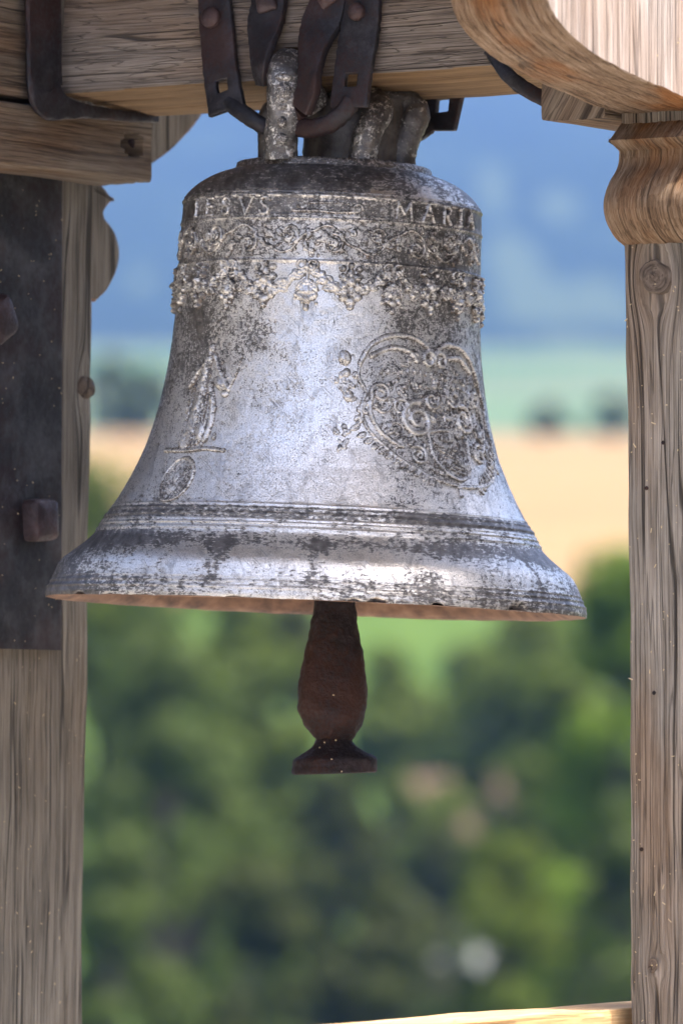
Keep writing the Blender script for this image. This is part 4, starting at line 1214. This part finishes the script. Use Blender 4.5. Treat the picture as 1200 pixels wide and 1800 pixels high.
# crown loops (canons)
def canon(pts, w, th, seed, loop_tone=.30):  # silver cover; set low on rear loops, their shade is put into colour
    P_ = [tuple(np.array(p) * PXM) for p in smooth_curve(pts, 7)]
    o = sweep("crown_loop_or_added_mass", P_, w, th, M_BELL, bell, up=(0, -1, .05), seed=seed, rough=.0007, nseg=20, power=2.8)
    me_ = o.data; nvv = len(me_.vertices); cof = np.zeros(nvv * 3); me_.vertices.foreach_get("co", cof); cof = cof.reshape(-1, 3) / PXM
    for nm, arr in (("wear_shade", np.clip(loop_tone + .45 * (fbm(cof[:, 0] / 20, cof[:, 2] / 14, seed, 3) - .5), 0, 1)), ("streak", np.zeros(nvv))):
        a = me_.attributes.new(nm, 'FLOAT', 'POINT'); a.data.foreach_set("value", arr)
    a = me_.attributes.new("skin", 'FLOAT_VECTOR', 'POINT'); a.data.foreach_set("vector", (cof / 170 + 5).ravel())
    return o
B0 = 776
canon([(-92, -128, B0), (-94, -132, B0 + 35), (-90, -140, B0 + 80), (-92, -142, B0 + 115), (-92, -138, B0 + 145), (-88, -116, B0 + 163), (-76, -84, B0 + 160), (-62, -50, B0 + 140), (-40, -20, B0 + 110)], .0150, .0145, 1, .42)
canon([(50, -110, B0), (52, -112, B0 + 30), (60, -110, B0 + 62), (74, -92, B0 + 92), (66, -60, B0 + 112), (36, -20, B0 + 112)], .0125, .0125, 2, .38)
canon([(118, -10, B0), (120, -12, B0 + 35), (130, -12, B0 + 70), (140, -8, B0 + 100), (120, 0, B0 + 118), (60, 0, B0 + 116)], .0125, .0125, 3, .26)
canon([(-110, 40, B0), (-112, 42, B0 + 50), (-112, 40, B0 + 90), (-80, 20, B0 + 112), (-30, 0, B0 + 110)], .0125, .0125, 4, .1)
canon([(0, 120, B0), (0, 124, B0 + 50), (0, 120, B0 + 90), (0, 60, B0 + 112), (0, 0, B0 + 110)], .0125, .0125, 5, .1)
canon([(38, 30, B0), (40, 30, B0 + 50), (38, 32, B0 + 118)], .048, .040, 6, .03)  # extra dark centre mass, added to fill the gap with painted shade
# carved mask on the front loop
def mask_blob(x, y, z, r, sx=1, sz=1):
    return (x, y, z, r, sx, sz)
bm = bmesh.new()
for (x, y, z, rx, ry, rz) in [(-92, -168, B0 + 112, 15, 8, 20), (-92, -176, B0 + 112, 4, 6, 8), (-99, -173, B0 + 120, 4, 3, 3), (-85, -173, B0 + 120, 4, 3, 3), (-92, -172, B0 + 99, 7, 4, 3), (-92, -170, B0 + 88, 8, 5, 5), (-92, -166, B0 + 60, 9, 6, 12), (-92, -164, B0 + 32, 12, 5, 10), (-92, -166, B0 + 138, 17, 9, 8)]:
    bmesh.ops.create_icosphere(bm, subdivisions=2, radius=1.0, matrix=Matrix.Translation(Vector((x, y, z)) * PXM) @ Matrix.Diagonal((rx * PXM, ry * PXM, rz * PXM, 1)))
me_ = bpy.data.meshes.new("carved_mask"); bm.to_mesh(me_); bm.free()
me_.polygons.foreach_set("use_smooth", np.ones(len(me_.polygons), bool))
nvv = len(me_.vertices); cof = np.zeros(nvv * 3); me_.vertices.foreach_get("co", cof); cof = cof.reshape(-1, 3) / PXM
a = me_.attributes.new("wear_shade", 'FLOAT', 'POINT'); a.data.foreach_set("value", np.full(nvv, .47))
a = me_.attributes.new("streak", 'FLOAT', 'POINT'); a.data.foreach_set("value", np.zeros(nvv))
a = me_.attributes.new("skin", 'FLOAT_VECTOR', 'POINT'); a.data.foreach_set("vector", (cof / 100 + 5).ravel())
me_.materials.append(M_RELIEF)
link(bpy.data.objects.new("carved_mask", me_), bell)

# ================================================================== CLAPPER
cp = on_y(588, 1360, 0.0)
clap = empty("clapper", tuple(cp))
tag(clap, "rust-brown iron clapper hanging below the bell's mouth", "clapper")
def lathe(name, prof, mat, parent, cx=0.0, k=40, sq=2.6, seed=0, rough=1.2, tilt=0.0, sub=5, ysc=.9):
    pr_ = smooth_curve(prof, sub); V_ = []
    hh = np.array([p[0] for p in pr_]); rr = np.array([p[1] for p in pr_]); cc = np.array([p[2] for p in pr_])
    th = np.arange(k) * 2 * np.pi / k
    e = 2 / sq
    X = np.sign(np.cos(th)) * np.abs(np.cos(th)) ** e; Y = np.sign(np.sin(th)) * np.abs(np.sin(th)) ** e
    TT, HH_ = np.meshgrid(th, hh, indexing='xy')
    nz = (fbm(np.cos(TT) * 2.2 + HH_ / 22 + 9, np.sin(TT) * 2.2 + HH_ / 31 + 9, seed, 4) - .5) * 2 * rough
    RR_ = rr[:, None] + nz * np.minimum(1, rr[:, None] / 10)
    P_ = np.stack([cc[:, None] + RR_ * X, RR_ * Y * ysc, HH_ + tilt * RR_ * X], -1) * PXM
    fl_ = [tuple(f) for f in grid_faces(len(pr_), k, True)]
    fl_.append(tuple(range(k - 1, -1, -1))); fl_.append(tuple((len(pr_) - 1) * k + j for j in range(k)))
    o = mesh_obj(name, P_.reshape(-1, 3), fl_, mat, parent, True, R(50))
    return o
# heights in px above the foot's lower edge, radius, sideways shift of the centre
lathe("ball", [(56, 30, -1), (60, 31, -2), (70, 39, -2), (86, 50, -3), (108, 58, -4), (132, 60.5, -4), (158, 59, -4), (186, 55, -3), (214, 50, -2), (244, 44, -1), (272, 39, 0), (300, 35.5, 0), (340, 31, 0), (420, 24, -2), (600, 18, -4), (800, 16, -6)], M_RUST, clap, seed=3, rough=4.5)
lathe("foot", [(0, 70, 0), (2, 73.5, 0), (10, 74, 0), (22, 73.5, 1), (28, 70, 1), (36, 56, 0), (46, 42, -1), (54, 34, -2), (60, 31, -2), (62, 29, -2)], M_RUST, clap, seed=5, rough=4.5, tilt=.03, sub=4, sq=3.0)

# ================================================================== FRESH TIMBER BELOW
TRL = TR - .006
s_n, z_n = on_t(1110, 1757, TRL - .07); s_m, z_m = on_t(500, 1801, TRL - .07)
def lean_rail(LL): return np.zeros_like(LL), (z_m - z_n) * (LL - s_n) / (s_m - s_n)
rail = timber("timber_rail", O0, V, U, Z, -.80, .30, TRL - .075, TRL, z_n - .13, z_n, M_FRESH, None, 31, .006, .003, .0012, .0022, lean=lean_rail)
tag(rail, "pale freshly sawn timber running past the foot of the right post", "timber")
fr = bpy.data.objects.new("splinters", bpy.data.meshes.new("splinters"))
V_ = []; F_ = []; rnd = random.Random(5)
for k in range(12):
    s0 = -.62 + .30 * rnd.random() ** 1.6; L_ = rnd.uniform(.004, .016); a_ = rnd.uniform(-.4, .4)
    p = W(TRL - rnd.uniform(0, .02), s0, z_n + (z_m - z_n) * (s0 - s_n) / (s_m - s_n) - .0025); d = (V * math.cos(a_) + Z * abs(math.sin(a_))).normalized(); q_ = U * .0008
    i0 = len(V_); up_ = Z * .0007
    V_ += [tuple(p - q_), tuple(p + q_), tuple(p + up_ * 1.5), tuple(p + d * L_)]
    F_ += [(i0, i0 + 1, i0 + 3), (i0 + 1, i0 + 2, i0 + 3), (i0 + 2, i0, i0 + 3), (i0, i0 + 2, i0 + 1)]
o = mesh_obj("splinters", V_, F_, M_FRESH, rail, False, None, {"grain": np.array(V_)})
bpy.data.objects.remove(fr)
tag(o, kind="stuff")

# ================================================================== SAWDUST
M_DUST, nt, b = new_mat("sawdust"); b.inputs["Base Color"].default_value = (.56, .44, .26, 1); b.inputs["Roughness"].default_value = .9
V_ = []; F_ = []; rnd = random.Random(11)
def chip(p, n, ln, wd):
    n = Vector(n).normalized(); a = n.orthogonal().normalized(); b2 = n.cross(a)
    t = rnd.uniform(0, 6.28); d = a * math.cos(t) + b2 * math.sin(t); e = n.cross(d)
    d = (d + n * rnd.uniform(0, .5)).normalized()
    i0 = len(V_)
    for (x, y, z) in ((-1, -1, 0), (1, -1, 0), (1, 1, 0), (-1, 1, 0), (-.8, -.8, 1), (.8, -.8, 1), (.8, .8, 1), (-.8, .8, 1)):
        V_.append(tuple(p + d * (x * ln) + e * (y * wd) + n * (z * .0005 + .0003)))
    for f in ((0, 3, 2, 1), (4, 5, 6, 7), (0, 1, 5, 4), (1, 2, 6, 5), (2, 3, 7, 6), (3, 0, 4, 7)): F_.append(tuple(i + i0 for i in f))
for k in range(85):       # right post, front face
    z = rnd.uniform(1.37, 2.05); t = rnd.uniform(TR + .004, TR + .062)
    chip(W(t - .006 * (z - 1.9) / .5, -.0805, z), -V, rnd.choice([.0004, .0005, .0007, .0010, .0020]), rnd.choice([.0003, .0004]))
for k in range(40):        # left post below the plate
    z = 1.38 + (zb - 1.38) * rnd.random() ** 1.3; s = rnd.uniform(-.07, .07)
    chip(W(TL + .0002, s + .01 * (z - 1.9) / .5, z), U, rnd.choice([.0004, .0006, .0012]), .0004)
for k in range(55):       # iron plate
    z = rnd.uniform(zb, 2.12); s = rnd.uniform(-.09, s_r - .003)
    chip(W(TL + .0058, s, z), U, rnd.choice([.0003, .0005, .0009]), .0004)
for k in range(8):        # curved brace and corbel
    z = rnd.uniform(2.13, 2.28); chip(W(TR + .0865, rnd.uniform(-.2, -.05), z), U, .0007, .0004)
for k in range(14):
    hz_ = rnd.choice([rnd.uniform(2, 60), rnd.uniform(60, 250)]); an = rnd.uniform(-1.2, 1.2)
    rr_ = float(np.interp(hz_, [0, 24, 40, 60, 90, 132, 200, 270], [74, 73, 50, 31, 52, 60, 53, 40]))
    nn_ = Vector((math.sin(an), -math.cos(an), .2))
    chip(cp + Vector((math.sin(an) * rr_, -math.cos(an) * rr_ * .9, hz_)) * PXM, nn_, rnd.choice([.0006, .0009]), .0006)
sd = mesh_obj("sawdust", V_, F_, M_DUST, None, False)
tag(sd, "fine pale sawdust specks clinging to the posts and iron plate", "sawdust", kind="stuff")

# ================================================================== HAZE
M_HAZE = bpy.data.materials.new("haze_air"); M_HAZE.use_nodes = True
nt = M_HAZE.node_tree; nt.nodes.clear()
out = nt.nodes.new("ShaderNodeOutputMaterial"); pv = nt.nodes.new("ShaderNodeVolumePrincipled")
pv.inputs["Color"].default_value = (.16, .30, .70, 1); pv.inputs["Density"].default_value = 2.4e-4
pv.inputs["Anisotropy"].default_value = 0.0
nt.links.new(pv.outputs[0], out.inputs["Volume"])
hz = box_mesh("haze", (-3800, -1800, -30), (3800, 6800, 680), M_HAZE, None)
tag(hz, "pale blue summer haze over the valley and hills", "haze", kind="stuff")
